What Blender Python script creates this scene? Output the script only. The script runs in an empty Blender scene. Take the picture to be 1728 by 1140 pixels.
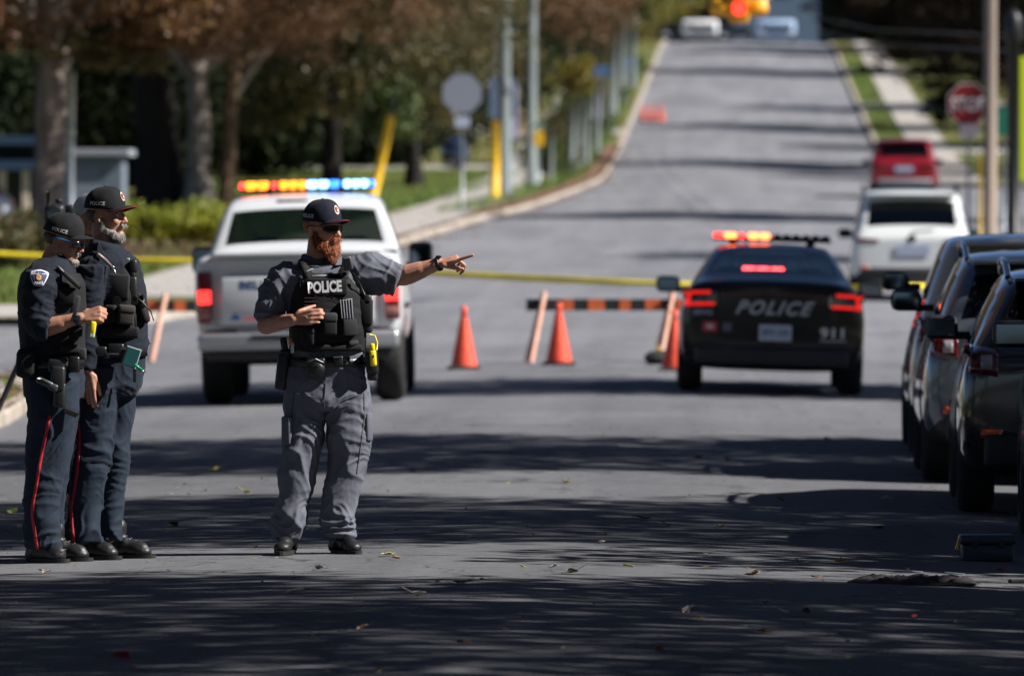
import bpy, bmesh, math, random
import numpy as np
from mathutils import Vector, Matrix, Euler
from mathutils.bvhtree import BVHTree
random.seed(7)
RNG = np.random.default_rng(7)
sc = bpy.context.scene
C = sc.collection
R = math.radians

# ------------------------------------------------------------------ camera, sky, sun, exposure
F = 14400.0                      # focal length in photograph pixels (300 mm on a 36 mm sensor)
CAMZ = 1.77
cam_d = bpy.data.cameras.new('camera')
cam = bpy.data.objects.new('camera', cam_d)
C.objects.link(cam)
cam.location = (0, 0, CAMZ)
cam.rotation_euler = Vector((-396, F, -206)).to_track_quat('-Z', 'Y').to_euler()
cam_d.sensor_width = 36
cam_d.lens = 300
cam_d.clip_start = 0.5
cam_d.clip_end = 3000
cam_d.dof.use_dof = True
cam_d.dof.focus_distance = 44.5
cam_d.dof.aperture_fstop = 4.7
sc.camera = cam

EL, AZ = R(41), R(12)             # sun from the right, a little behind the camera
SUN = Vector((math.cos(EL)*math.cos(AZ), -math.cos(EL)*math.sin(AZ), math.sin(EL)))
world = bpy.data.worlds.new('World')
sc.world = world
world.use_nodes = True
wn = world.node_tree
bg = wn.nodes['Background']
sky = wn.nodes.new('ShaderNodeTexSky')
sky.sky_type = 'NISHITA'
sky.sun_disc = False
sky.sun_elevation = EL
sky.sun_rotation = math.pi/2 - math.atan2(SUN.y, SUN.x)
sky.dust_density = 0.2
sky.air_density = 0.5
sky.ozone_density = 4.0
wn.links.new(sky.outputs[0], bg.inputs[0])
bg.inputs[1].default_value = 0.05
sd = bpy.data.lights.new('sun', 'SUN')
sd.energy = 5.0
sd.angle = R(0.53)
sd.color = (1.0, 0.96, 0.905)
so = bpy.data.objects.new('sun', sd)
C.objects.link(so)
so.rotation_euler = SUN.to_track_quat('Z', 'Y').to_euler()
so.location = (30, -5, 40)
vs = sc.view_settings
vs.view_transform = 'Standard'
vs.look = 'None'
vs.exposure = 0.9
vs.gamma = 1
vs.use_curve_mapping = False

_cr = cam.rotation_euler.to_matrix()
def ray(px, py):
    return _cr @ Vector((px-864, 570-py, -F))
def P(px, py, D):
    d = ray(px, py)
    return Vector((0, 0, CAMZ)) + d*(D/d.y)

# ------------------------------------------------------------------ ground shape
_prof = [(-40,0),(0,0),(84,0),(97,.07),(127,.46),(160,.97),(205,1.75),(228,2.22),(256,2.86),(288,3.75),(318,4.93),(360,6.75),(410,9.0),(450,10.75),(476,11.45),(520,11.7),(620,11.2),(1200,6)]
_px = np.array([a for a, b in _prof], float); _py = np.array([b for a, b in _prof], float)
_d = np.diff(_py)/np.diff(_px)
_m = np.concatenate([[_d[0]], (_d[1:]*_d[:-1] > 0)*2*_d[1:]*_d[:-1]/np.where(np.abs(_d[1:]+_d[:-1]) < 1e-9, 1, _d[1:]+_d[:-1]), [_d[-1]]])
def prof(Y):
    Y = np.clip(np.asarray(Y, float), _px[0], _px[-1]-1e-3)
    i = np.clip(np.searchsorted(_px, Y, side='right')-1, 0, len(_px)-2)
    h = _px[i+1]-_px[i]; t = (Y-_px[i])/h
    return ((2*t**3-3*t**2+1)*_py[i] + (t**3-2*t**2+t)*h*_m[i] + (-2*t**3+3*t**2)*_py[i+1] + (t**3-t**2)*h*_m[i+1])
def G(X, Y):
    a = np.minimum(np.abs(np.asarray(X, float)+1.3), 6.0)
    return prof(Y) - np.where(np.asarray(X, float) < -1.3, 0.020, 0.028)*(np.sqrt(a*a+.25)-.5)
def g(x, y):
    return float(G(x, y))
def drop(px, py, dz=0.0, lo=20, hi=700):
    d = ray(px, py)
    last = None
    for D in np.arange(lo, hi, 0.25):
        p = Vector((0, 0, CAMZ)) + d*(D/d.y)
        if p.z <= g(p.x, p.y)+dz: return p
    return p
def onground(px, D, dz=0.0):
    p = P(px, 400, D)
    return Vector((p.x, D, g(p.x, D)+dz))

# ------------------------------------------------------------------ tagging
def tag(o, label=None, cat=None, group=None, kind=None):
    if label: o['label'] = label
    if cat: o['category'] = cat
    if group: o['group'] = group
    if kind: o['kind'] = kind
    return o
def thing(name, label, cat, loc=(0,0,0), rot=(0,0,0), group=None):
    o = bpy.data.objects.new(name, None); C.objects.link(o)
    o.empty_display_size = .2
    o.location = loc; o.rotation_euler = rot
    return tag(o, label, cat, group)
def link_mesh(name, me, mat=None, parent=None, smooth=True):
    o = bpy.data.objects.new(name, me); C.objects.link(o)
    if parent is not None: o.parent = parent
    if mat is not None:
        for m in (mat if isinstance(mat, (list, tuple)) else [mat]): me.materials.append(m)
    if smooth is not None and len(me.polygons):
        me.polygons.foreach_set('use_smooth', [bool(smooth)]*len(me.polygons))
    return o
def mesh_of(name, verts, faces, mat=None, parent=None, smooth=False):
    me = bpy.data.meshes.new(name)
    me.from_pydata([tuple(v) for v in verts], [], [tuple(f) for f in faces]); me.update()
    return link_mesh(name, me, mat, parent, smooth)
def copy_tree(o, parent=None, label=None):
    c = o.copy(); C.objects.link(c); c.parent = parent
    if parent is not None: c.matrix_parent_inverse = o.matrix_parent_inverse.copy()
    if label: c['label'] = label
    for ch in list(KIDS.get(o.name, [])) or [x for x in o.children]:
        copy_tree(ch, c)
    return c
KIDS = {}

# ------------------------------------------------------------------ mesh builder
class MB:
    def __init__(s): s.v = []; s.f = []
    def add(s, vs, fs):
        b = len(s.v); s.v += [Vector(v) for v in vs]; s.f += [tuple(i+b for i in f) for f in fs]; return s
    def box(s, c, d, rot=None, bev=0.0):
        cx, cy, cz = c; hx, hy, hz = d[0]/2, d[1]/2, d[2]/2
        if bev <= 0:
            vs = [Vector((x*hx, y*hy, z*hz)) for x in (-1,1) for y in (-1,1) for z in (-1,1)]
            fs = [(0,1,3,2),(4,6,7,5),(0,4,5,1),(2,3,7,6),(0,2,6,4),(1,5,7,3)]
        else:
            bm = bmesh.new(); bmesh.ops.create_cube(bm, size=1)
            for v in bm.verts: v.co = Vector((v.co.x*2*hx, v.co.y*2*hy, v.co.z*2*hz))
            bev = min(bev, .49*min(d))
            bmesh.ops.bevel(bm, geom=bm.edges[:], offset=bev, segments=2, profile=.5, affect='EDGES')
            bm.verts.ensure_lookup_table()
            vs = [v.co.copy() for v in bm.verts]; fs = [[v.index for v in f.verts] for f in bm.faces]; bm.free()
        if rot is not None:
            M = rot if isinstance(rot, Matrix) else Euler(rot).to_matrix()
            vs = [M @ v for v in vs]
        return s.add([v+Vector(c) for v in vs], fs)
    def tube(s, pts, r, n=10, cap=True, flat=1.0):
        pts = [Vector(p) for p in pts]
        rs = r if isinstance(r, (list, tuple)) else [r]*len(pts)
        rings = []; up = None
        for i, p in enumerate(pts):
            t = (pts[min(i+1, len(pts)-1)]-pts[max(i-1, 0)]).normalized()
            if up is None:
                up = Vector((0,0,1)) if abs(t.z) < .9 else Vector((1,0,0))
            a = t.cross(up).normalized(); b = a.cross(t).normalized(); up = b
            rings.append([p + a*math.cos(2*math.pi*k/n)*rs[i]*flat + b*math.sin(2*math.pi*k/n)*rs[i] for k in range(n)])
        vs = [v for rg in rings for v in rg]; fs = []
        for i in range(len(rings)-1):
            for k in range(n):
                fs.append((i*n+k, i*n+(k+1)%n, (i+1)*n+(k+1)%n, (i+1)*n+k))
        if cap:
            fs.append(tuple(range(n))); fs.append(tuple((len(rings)-1)*n+k for k in reversed(range(n))))
        return s.add(vs, fs)
    def capsule(s, p0, r0, p1, r1, n=12, flat=1.0, flatdir=None):
        p0, p1 = Vector(p0), Vector(p1)
        ax = (p1-p0); L = ax.length
        if L < 1e-6: return s.ell(p0, (r0, r0, r0))
        t = ax/L
        up = Vector(flatdir) if flatdir is not None else (Vector((0,0,1)) if abs(t.z) < .9 else Vector((1,0,0)))
        a = t.cross(up).normalized(); b = a.cross(t).normalized()
        prof_ = [(-1.0, 0.001), (-.92, .38), (-.7, .71), (-.38, .92), (0, 1)]
        rings = [(p0 + t*(z*r0), r0*q) for z, q in prof_] + [(p1 - t*(z*r1), r1*q) for z, q in reversed(prof_)]
        vs = []; fs = []
        for c, r in rings:
            vs += [c + a*math.cos(2*math.pi*k/n)*r + b*math.sin(2*math.pi*k/n)*r*flat for k in range(n)]
        m = len(rings)
        for i in range(m-1):
            for k in range(n): fs.append((i*n+k, i*n+(k+1)%n, (i+1)*n+(k+1)%n, (i+1)*n+k))
        fs.append(tuple(range(n))); fs.append(tuple((m-1)*n+k for k in reversed(range(n))))
        return s.add(vs, fs)
    def chain(s, pts, rs, n=12, flat=1.0, flatdir=None):
        for i in range(len(pts)-1): s.capsule(pts[i], rs[i], pts[i+1], rs[i+1], n, flat, flatdir)
        return s
    def ell(s, c, r, rot=None, n=16, m=10):
        vs = []; fs = []
        M = Euler(rot).to_matrix() if rot is not None and not isinstance(rot, Matrix) else (rot or Matrix.Identity(3))
        for i in range(m+1):
            th = math.pi*max(min(i/m, .999), .001)
            for k in range(n):
                ph = 2*math.pi*k/n
                vs.append(M @ Vector((r[0]*math.sin(th)*math.cos(ph), r[1]*math.sin(th)*math.sin(ph), r[2]*math.cos(th))) + Vector(c))
        for i in range(m):
            for k in range(n): fs.append((i*n+k, (i+1)*n+k, (i+1)*n+(k+1)%n, i*n+(k+1)%n))
        fs.append(tuple(reversed(range(n)))); fs.append(tuple(m*n+k for k in range(n)))
        return s.add(vs, fs)
    def loft(s, rings, n=20, sq=2.0, cap=True):
        """rings: (center, rx, ry, rotz[, tilt Euler]) superellipse sections"""
        vs = []; fs = []
        for rg in rings:
            c, rx, ry, rz = rg[:4]
            M = Euler((0,0,rz)).to_matrix() if len(rg) < 5 else Euler(rg[4]).to_matrix() @ Euler((0,0,rz)).to_matrix()
            for k in range(n):
                a = 2*math.pi*k/n; ca, sa = math.cos(a), math.sin(a)
                x = math.copysign(abs(ca)**(2/sq), ca)*rx; y = math.copysign(abs(sa)**(2/sq), sa)*ry
                vs.append(M @ Vector((x, y, 0)) + Vector(c))
        m = len(rings)
        for i in range(m-1):
            for k in range(n): fs.append((i*n+k, i*n+(k+1)%n, (i+1)*n+(k+1)%n, (i+1)*n+k))
        if cap:
            fs.append(tuple(reversed(range(n)))); fs.append(tuple((m-1)*n+k for k in range(n)))
        return s.add(vs, fs)
    def lathe(s, prof_, n=20, axis='z', c=(0,0,0), cap=False):
        vs = []; fs = []
        for r, z in prof_:
            for k in range(n):
                a = 2*math.pi*k/n
                if axis == 'z': v = (r*math.cos(a), r*math.sin(a), z)
                elif axis == 'x': v = (z, r*math.cos(a), r*math.sin(a))
                else: v = (r*math.sin(a), z, r*math.cos(a))
                vs.append(Vector(v)+Vector(c))
        m = len(prof_)
        for i in range(m-1):
            for k in range(n): fs.append((i*n+k, i*n+(k+1)%n, (i+1)*n+(k+1)%n, (i+1)*n+k))
        if cap:
            fs.append(tuple(reversed(range(n)))); fs.append(tuple((m-1)*n+k for k in range(n)))
        return s.add(vs, fs)
    def prism(s, poly, y0, y1, M=None):
        """poly in (x,z) extruded along y"""
        n = len(poly)
        vs = [Vector((x, y0, z)) for x, z in poly]+[Vector((x, y1, z)) for x, z in poly]
        fs = [tuple(range(n)), tuple(reversed(range(n, 2*n)))]
        for k in range(n): fs.append((k, k+n, (k+1)%n+n, (k+1)%n))
        if M is not None: vs = [M @ v for v in vs]
        return s.add(vs, fs)
    def xform(s, M):
        s.v = [M @ v for v in s.v]; return s
    def build(s, name, mat=None, parent=None, smooth=False, mods=None):
        o = mesh_of(name, s.v, s.f, mat, parent, smooth)
        return o
    def raw(s, name='tmp'):
        me = bpy.data.meshes.new(name); me.from_pydata([tuple(v) for v in s.v], [], s.f); me.update(); return me

def eval_mods(me, mods):
    """mods: list of (type, dict). returns a new evaluated mesh"""
    o = bpy.data.objects.new('tmp', me); C.objects.link(o)
    for t, kw in mods:
        m = o.modifiers.new(t, t)
        for k, v in kw.items(): setattr(m, k, v)
    dg = bpy.context.evaluated_depsgraph_get(); dg.update()
    out = bpy.data.meshes.new_from_object(o.evaluated_get(dg), depsgraph=dg)
    bpy.data.objects.remove(o); 
    return out

# numpy gradient noise ------------------------------------------------
_perm = np.random.default_rng(3).permutation(256); _perm = np.concatenate([_perm, _perm, _perm])
_gr = np.random.default_rng(4).normal(size=(256, 3)); _gr /= np.linalg.norm(_gr, axis=1)[:, None]
def pn(p):
    p = np.asarray(p, float); i = np.floor(p).astype(int); f = p-i; u = f*f*f*(f*(f*6-15)+10); i &= 255
    out = 0
    for dx in (0,1):
        for dy in (0,1):
            for dz in (0,1):
                h = _perm[_perm[_perm[(i[:,0]+dx)&255]+((i[:,1]+dy)&255)]+((i[:,2]+dz)&255)]
                gd = _gr[h]; d = f-np.array([dx,dy,dz])
                w = (u[:,0] if dx else 1-u[:,0])*(u[:,1] if dy else 1-u[:,1])*(u[:,2] if dz else 1-u[:,2])
                out = out + w*(gd*d).sum(1)
    return out*1.6
def coords(me):
    a = np.empty(len(me.vertices)*3, np.float32); me.vertices.foreach_get('co', a); return a.reshape(-1,3).astype(float)
def normals(me):
    a = np.empty(len(me.vertices)*3, np.float32); me.vertex_normals.foreach_get('vector', a); return a.reshape(-1,3).astype(float)
def set_coords(me, a):
    me.vertices.foreach_set('co', a.astype(np.float32).ravel()); me.update()
def fleshy(mb, vox, smooth=4, disp=None, fac=.5):
    me = mb.raw()
    out = eval_mods(me, [('REMESH', dict(mode='VOXEL', voxel_size=vox, adaptivity=0)), ('SMOOTH', dict(factor=fac, iterations=smooth))])
    if disp is not None:
        post = getattr(disp, 'post', 0)
        co = coords(out); no = normals(out)
        d = disp(co, no)
        if d.ndim == 1: co = co + no*d[:, None]
        else: co = co + d
        set_coords(out, co)
        if post: out = eval_mods(out, [('SMOOTH', dict(factor=.5, iterations=post))])
    return out

# ------------------------------------------------------------------ materials
MATS = {}
def nd(nt, t, **kw):
    n = nt.nodes.new(t)
    for k, v in kw.items(): setattr(n, k, v)
    return n
def pmat(name, col, rough=.6, metal=0., var=0.0, vscale=8., bump=0., bscale=60., spec=.5, col2=None, coat=0., island=0., emis=None, emis_s=0., sheen=0., stretch=(1,1,1), bdist=.004, coord='Object', detail=6):
    if name in MATS: return MATS[name]
    m = bpy.data.materials.new(name); m.use_nodes = True; nt = m.node_tree; b = nt.nodes['Principled BSDF']
    b.inputs['Base Color'].default_value = (*col, 1); b.inputs['Roughness'].default_value = rough; b.inputs['Metallic'].default_value = metal
    b.inputs['Specular IOR Level'].default_value = spec; b.inputs['Coat Weight'].default_value = coat; b.inputs['Coat Roughness'].default_value = .04
    b.inputs['Sheen Weight'].default_value = sheen
    if emis is not None:
        b.inputs['Emission Color'].default_value = (*emis, 1); b.inputs['Emission Strength'].default_value = emis_s
    tc = nd(nt, 'ShaderNodeTexCoord'); mp = nd(nt, 'ShaderNodeMapping'); nt.links.new(tc.outputs[coord], mp.inputs[0]); mp.inputs['Scale'].default_value = stretch
    last = None
    if var > 0 or col2 is not None:
        ns = nd(nt, 'ShaderNodeTexNoise'); ns.inputs['Scale'].default_value = vscale; ns.inputs['Detail'].default_value = detail; ns.inputs['Roughness'].default_value = .62
        nt.links.new(mp.outputs[0], ns.inputs['Vector'])
        rp = nd(nt, 'ShaderNodeValToRGB'); c2 = col2 if col2 is not None else tuple(c*(1-var) for c in col)
        c1 = col if col2 is not None else tuple(min(1, c*(1+var)) for c in col)
        rp.color_ramp.elements[0].position = .34; rp.color_ramp.elements[1].position = .66
        rp.color_ramp.elements[0].color = (*c2, 1); rp.color_ramp.elements[1].color = (*c1, 1)
        nt.links.new(ns.outputs['Fac'], rp.inputs[0]); last = rp.outputs[0]
    if island > 0:
        geo = nd(nt, 'ShaderNodeNewGeometry'); hs = nd(nt, 'ShaderNodeHueSaturation')
        mr = nd(nt, 'ShaderNodeMapRange'); mr.inputs[3].default_value = 1-island; mr.inputs[4].default_value = 1+island
        nt.links.new(geo.outputs['Random Per Island'], mr.inputs[0]); nt.links.new(mr.outputs[0], hs.inputs['Value'])
        if last: nt.links.new(last, hs.inputs['Color'])
        else: hs.inputs['Color'].default_value = (*col, 1)
        last = hs.outputs[0]
    if last: nt.links.new(last, b.inputs['Base Color'])
    if bump > 0:
        n2 = nd(nt, 'ShaderNodeTexNoise'); n2.inputs['Scale'].default_value = bscale; n2.inputs['Detail'].default_value = 5
        nt.links.new(mp.outputs[0], n2.inputs['Vector'])
        bp = nd(nt, 'ShaderNodeBump'); bp.inputs['Strength'].default_value = bump; bp.inputs['Distance'].default_value = bdist
        nt.links.new(n2.outputs['Fac'], bp.inputs['Height']); nt.links.new(bp.outputs[0], b.inputs['Normal'])
    MATS[name] = m
    return m
def leafmat(name, cols, rough=.5, trans=.25, spec=.5):
    if name in MATS: return MATS[name]
    m = bpy.data.materials.new(name); m.use_nodes = True; nt = m.node_tree; b = nt.nodes['Principled BSDF']; out = nt.nodes['Material Output']
    geo = nd(nt, 'ShaderNodeNewGeometry'); rp = nd(nt, 'ShaderNodeValToRGB'); rp.color_ramp.interpolation = 'LINEAR'
    els = rp.color_ramp.elements
    for i, c in enumerate(cols):
        p = i/(len(cols)-1)
        if i == 0: e = els[0]; e.position = 0
        elif i == len(cols)-1: e = els[-1]; e.position = 1
        else: e = els.new(p)
        e.color = (*c, 1)
    tc = nd(nt, 'ShaderNodeTexCoord'); ns = nd(nt, 'ShaderNodeTexNoise'); ns.inputs['Scale'].default_value = .55; ns.inputs['Detail'].default_value = 3
    nt.links.new(tc.outputs['Object'], ns.inputs['Vector'])
    mx = nd(nt, 'ShaderNodeMath', operation='MULTIPLY_ADD'); mx.inputs[1].default_value = .55
    ms = nd(nt, 'ShaderNodeMapRange'); ms.inputs[1].default_value = .3; ms.inputs[2].default_value = .7; ms.inputs[3].default_value = 0; ms.inputs[4].default_value = .45
    nt.links.new(ns.outputs['Fac'], ms.inputs[0]); nt.links.new(geo.outputs['Random Per Island'], mx.inputs[0]); nt.links.new(ms.outputs[0], mx.inputs[2])
    nt.links.new(mx.outputs[0], rp.inputs[0])
    nt.links.new(rp.outputs[0], b.inputs['Base Color']); b.inputs['Roughness'].default_value = rough; b.inputs['Specular IOR Level'].default_value = spec
    tr = nd(nt, 'ShaderNodeBsdfTranslucent'); nt.links.new(rp.outputs[0], tr.inputs[0])
    mix = nd(nt, 'ShaderNodeMixShader'); mix.inputs[0].default_value = trans
    nt.links.new(b.outputs[0], mix.inputs[1]); nt.links.new(tr.outputs[0], mix.inputs[2]); nt.links.new(mix.outputs[0], out.inputs[0])
    MATS[name] = m; return m
def glassmat(name, tint, refl=.9, ior=1.6):
    if name in MATS: return MATS[name]
    m = bpy.data.materials.new(name); m.use_nodes = True; nt = m.node_tree; nt.nodes.remove(nt.nodes['Principled BSDF']); out = nt.nodes['Material Output']
    t = nd(nt, 'ShaderNodeBsdfTransparent'); t.inputs[0].default_value = (*tint, 1)
    gl = nd(nt, 'ShaderNodeBsdfGlossy'); gl.inputs['Color'].default_value = (refl, refl, refl, 1); gl.inputs['Roughness'].default_value = .02
    fr = nd(nt, 'ShaderNodeFresnel'); gb = nd(nt, 'ShaderNodeNewGeometry'); mm = nd(nt, 'ShaderNodeMath', operation='MULTIPLY_ADD'); mm.inputs[1].default_value = 1/ior-ior; mm.inputs[2].default_value = ior; nt.links.new(gb.outputs['Backfacing'], mm.inputs[0]); nt.links.new(mm.outputs[0], fr.inputs[0])
    mx = nd(nt, 'ShaderNodeMixShader'); nt.links.new(fr.outputs[0], mx.inputs[0]); nt.links.new(t.outputs[0], mx.inputs[1]); nt.links.new(gl.outputs[0], mx.inputs[2])
    nt.links.new(mx.outputs[0], out.inputs[0]); MATS[name] = m; return m

def text_mesh(txt, size=1.0, bold=0.0, shear=0.0, extrude=0.0, spacing=1.0, align='CENTER'):
    cu = bpy.data.curves.new('t', 'FONT'); cu.body = txt; cu.size = size; cu.offset = bold; cu.shear = shear; cu.extrude = extrude
    cu.space_character = spacing; cu.align_x = align; cu.align_y = 'CENTER'; cu.resolution_u = 3
    o = bpy.data.objects.new('t', cu); C.objects.link(o)
    dg = bpy.context.evaluated_depsgraph_get(); dg.update()
    me = bpy.data.meshes.new_from_object(o.evaluated_get(dg), depsgraph=dg)
    me.materials.clear()
    bpy.data.objects.remove(o); return me
def text_fit(txt, w, h, **kw):
    me = text_mesh(txt, **kw); a = coords(me)
    mn, mx = a.min(0), a.max(0)
    a[:,0] = (a[:,0]-(mn[0]+mx[0])/2)*w/(mx[0]-mn[0]); a[:,1] = (a[:,1]-(mn[1]+mx[1])/2)*h/(mx[1]-mn[1])
    set_coords(me, a); return me
# ------------------------------------------------------------------ setting: ground, road, lawns, kerbs, walks
def road_material():
    m = bpy.data.materials.new('asphalt'); m.use_nodes = True; nt = m.node_tree; b = nt.nodes['Principled BSDF']; L = nt.links
    geo = nd(nt, 'ShaderNodeNewGeometry')
    def noise_(scale, detail, stretch=(1,1,1), rough=.6, w=None):
        mp = nd(nt, 'ShaderNodeMapping'); mp.inputs['Scale'].default_value = stretch; L.new(geo.outputs['Position'], mp.inputs[0])
        n = nd(nt, 'ShaderNodeTexNoise'); n.inputs['Scale'].default_value = scale; n.inputs['Detail'].default_value = detail; n.inputs['Roughness'].default_value = rough
        L.new(mp.outputs[0], n.inputs['Vector']); return n.outputs['Fac']
    def ramp(f, p0, c0, p1, c1):
        r = nd(nt, 'ShaderNodeValToRGB'); r.color_ramp.elements[0].position = p0; r.color_ramp.elements[0].color = (*c0, 1)
        r.color_ramp.elements[1].position = p1; r.color_ramp.elements[1].color = (*c1, 1); L.new(f, r.inputs[0]); return r.outputs[0]
    def mul(a, b_):
        x = nd(nt, 'ShaderNodeMix', data_type='RGBA', blend_type='MULTIPLY'); x.inputs[0].default_value = 1; L.new(a, x.inputs[6]); L.new(b_, x.inputs[7]); return x.outputs[2]
    base = ramp(noise_(.35, 6, (1, .35, 1)), .3, (.100, .102, .110), .7, (.142, .144, .156))
    fine = ramp(noise_(95, 3), .32, (.62, .62, .62), .68, (1.3, 1.3, 1.28))
    mid = ramp(noise_(9, 5, (1, .5, 1)), .3, (.86, .86, .87), .7, (1.1, 1.1, 1.09))
    tracks = ramp(noise_(1.3, 3, (1, .02, 1)), .35, (.86, .86, .88), .65, (1.08, 1.08, 1.08))
    c = mul(mul(mul(base, fine), mid), tracks)
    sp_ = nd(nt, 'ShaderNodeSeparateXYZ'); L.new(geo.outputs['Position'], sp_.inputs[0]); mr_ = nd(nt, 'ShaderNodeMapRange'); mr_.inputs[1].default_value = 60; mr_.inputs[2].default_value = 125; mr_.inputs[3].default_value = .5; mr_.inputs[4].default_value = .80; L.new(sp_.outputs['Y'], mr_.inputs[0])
    c = mul(c, ramp(mr_.outputs[0], 0, (0,0,0), 1, (2,2,2)))  # colour raised with distance, painting in the grazing-light brightening of the far road
    # tar-sealed cracks
    vo = nd(nt, 'ShaderNodeTexVoronoi', feature='DISTANCE_TO_EDGE'); mp = nd(nt, 'ShaderNodeMapping'); mp.inputs['Scale'].default_value = (.22, .07, .2)
    wob = nd(nt, 'ShaderNodeTexNoise'); wob.inputs['Scale'].default_value = 1.4; wob.inputs['Detail'].default_value = 4; L.new(geo.outputs['Position'], wob.inputs['Vector'])
    va = nd(nt, 'ShaderNodeVectorMath', operation='MULTIPLY_ADD'); va.inputs[1].default_value = (1.1, 1.1, 0); L.new(wob.outputs['Color'], va.inputs[0]); L.new(geo.outputs['Position'], va.inputs[2])
    L.new(va.outputs[0], mp.inputs[0]); L.new(mp.outputs[0], vo.inputs['Vector'])
    crack = ramp(vo.outputs['Distance'], .004, (.5, .5, .52), .011, (1, 1, 1))
    c = mul(c, crack)
    # curved tyre marks near the junction
    cx = nd(nt, 'ShaderNodeVectorMath', operation='DISTANCE'); cx.inputs[1].default_value = (-7.6, 100, 0); 
    fl = nd(nt, 'ShaderNodeVectorMath', operation='MULTIPLY'); fl.inputs[1].default_value = (1, .55, 0); L.new(geo.outputs['Position'], fl.inputs[0])
    cx.inputs[1].default_value = (-6.6, 66, 0); L.new(fl.outputs[0], cx.inputs[0])
    wv = nd(nt, 'ShaderNodeMath', operation='PINGPONG'); wv.inputs[1].default_value = .8; L.new(cx.outputs['Value'], wv.inputs[0])
    wr = ramp(wv.outputs[0], .0, (.93, .93, .94), .10, (1, 1, 1))
    msk = ramp(noise_(.16, 2), .52, (0, 0, 0), .62, (1, 1, 1))
    mm = nd(nt, 'ShaderNodeMix', data_type='RGBA', blend_type='MULTIPLY'); L.new(msk, mm.inputs[0]); L.new(c, mm.inputs[6]); L.new(wr, mm.inputs[7]); c = mm.outputs[2]
    L.new(c, b.inputs['Base Color'])
    b.inputs['Roughness'].default_value = .88; b.inputs['Specular IOR Level'].default_value = .15
    bp = nd(nt, 'ShaderNodeBump'); bp.inputs['Strength'].default_value = .6; bp.inputs['Distance'].default_value = .006
    L.new(noise_(70, 4), bp.inputs['Height']); L.new(bp.outputs[0], b.inputs['Normal'])
    return m
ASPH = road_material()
GRASS = pmat('lawn_turf', (.085, .125, .026), .9, var=0, col2=(.15, .115, .045), vscale=.7, bump=.8, bscale=26, bdist=.05, coord='Object', spec=.2, detail=9)
BLADE = pmat('grass_blade', (.10, .155, .03), .8, island=.35, spec=.25)
DIRT = pmat('mulch', (.16, .085, .05), .95, var=.45, vscale=9, bump=.8, bscale=30, bdist=.03)
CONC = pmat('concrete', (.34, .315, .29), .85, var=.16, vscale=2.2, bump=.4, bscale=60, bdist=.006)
KERB = pmat('kerb_concrete', (.34, .29, .24), .85, var=.45, vscale=1.4, bump=.4, bscale=40, bdist=.01)

YS = list(np.concatenate([np.arange(-30, 90, 6), np.arange(90, 320, 3), np.arange(320, 520, 5), np.arange(520, 1180, 30)]))
def edge_fn(pts):
    a = np.array(pts, float)
    return lambda y: float(np.interp(y, a[:,0], a[:,1]))
def strip(name, y0, y1, fl_, fr_, dz, mat, nx=8, kind='structure', xs=None, parent=None):
    ys = [y0]+[y for y in YS if y0+.5 < y < y1-.5]+[y1]
    extra = []
    if y1-y0 < 60: ys = list(np.linspace(y0, y1, max(3, int((y1-y0)/1.0))))
    vs = []; fs = []
    for y in ys:
        a, b_ = fl_(y), fr_(y)
        tt = [a+(b_-a)*k/nx for k in range(nx+1)] if xs is None else [min(max(x, a), b_) for x in xs]
        for x in tt: vs.append((x, y, g(x, y)+dz))
    n = nx+1 if xs is None else len(xs)
    for i in range(len(ys)-1):
        for k in range(n-1): fs.append((i*n+k, i*n+k+1, (i+1)*n+k+1, (i+1)*n+k))
    o = mesh_of(name, vs, fs, mat, parent, True)
    if kind: tag(o, kind=kind)
    return o
cst = lambda v: (lambda y: v)
far = mesh_of('ground', [(-900,-60,-.6),(900,-60,-.6),(900,2200,-1.5),(-900,2200,-1.5)], [(0,1,2,3)], GRASS); tag(far, kind='structure')
rx = sorted(set([-90,-60,-40,-28,-20,-14,-11,-9,-7.6]+[-7.4+.4*k for k in range(38)]+[8.2,9,11,14,20,30,60,90]))
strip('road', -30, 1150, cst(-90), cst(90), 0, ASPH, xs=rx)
HILL = strip('far_hill', 520, 1150, cst(-400), cst(-90), -.1, GRASS)
tag(strip('far_hill', 520, 1150, cst(90), cst(400), -.1, GRASS), kind='structure')
strip('side_ground', -30, 520, cst(-400), cst(-90), -.05, GRASS); strip('side_ground', -30, 520, cst(90), cst(400), -.05, GRASS)

eL1 = edge_fn([(118.5,-16),(119,-9.6),(121,-8.4),(127,-7.8),(160,-7.5),(182,-7.1),(205,-6.35),(220,-5.5),(240,-4.8),(256,-4.35),(300,-4.4),(480,-4.4),(1200,-4.4)])
eL0 = edge_fn([(-30,-6.4),(70,-6.5),(76,-6.6),(85,-7.05),(92,-7.8),(97,-9.3),(100,-12)])
eR0 = edge_fn([(-30,3.5),(150,3.5),(158,3.7),(164,5.2),(167,9)])
eR1 = edge_fn([(250,9),(252,6.6),(258,5.1),(268,4.55),(480,4.5),(1200,4.5)])
TOPZ = .125
def lawn(name, y0, y1, edge, side):
    if side < 0: xsf = lambda y: (cst(-90)(y), edge(y))
    lx = [-90,-60,-40,-30,-24,-20,-17,-15,-13,-12,-11,-10,-9,-8.2,-7.6,-7,-6.4,-6,-5.5,-5,-4.3]
    if side < 0: return strip(name, y0, y1, cst(-90), lambda y: edge(y)-.15, TOPZ-.006, GRASS, xs=lx)
    return strip(name, y0, y1, lambda y: edge(y)+.15, cst(90), TOPZ-.006, GRASS, xs=[3.5,4,4.5,5,5.5,6,6.5,7,8,9,10,12,14,18,24,32,44,60,90])
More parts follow.
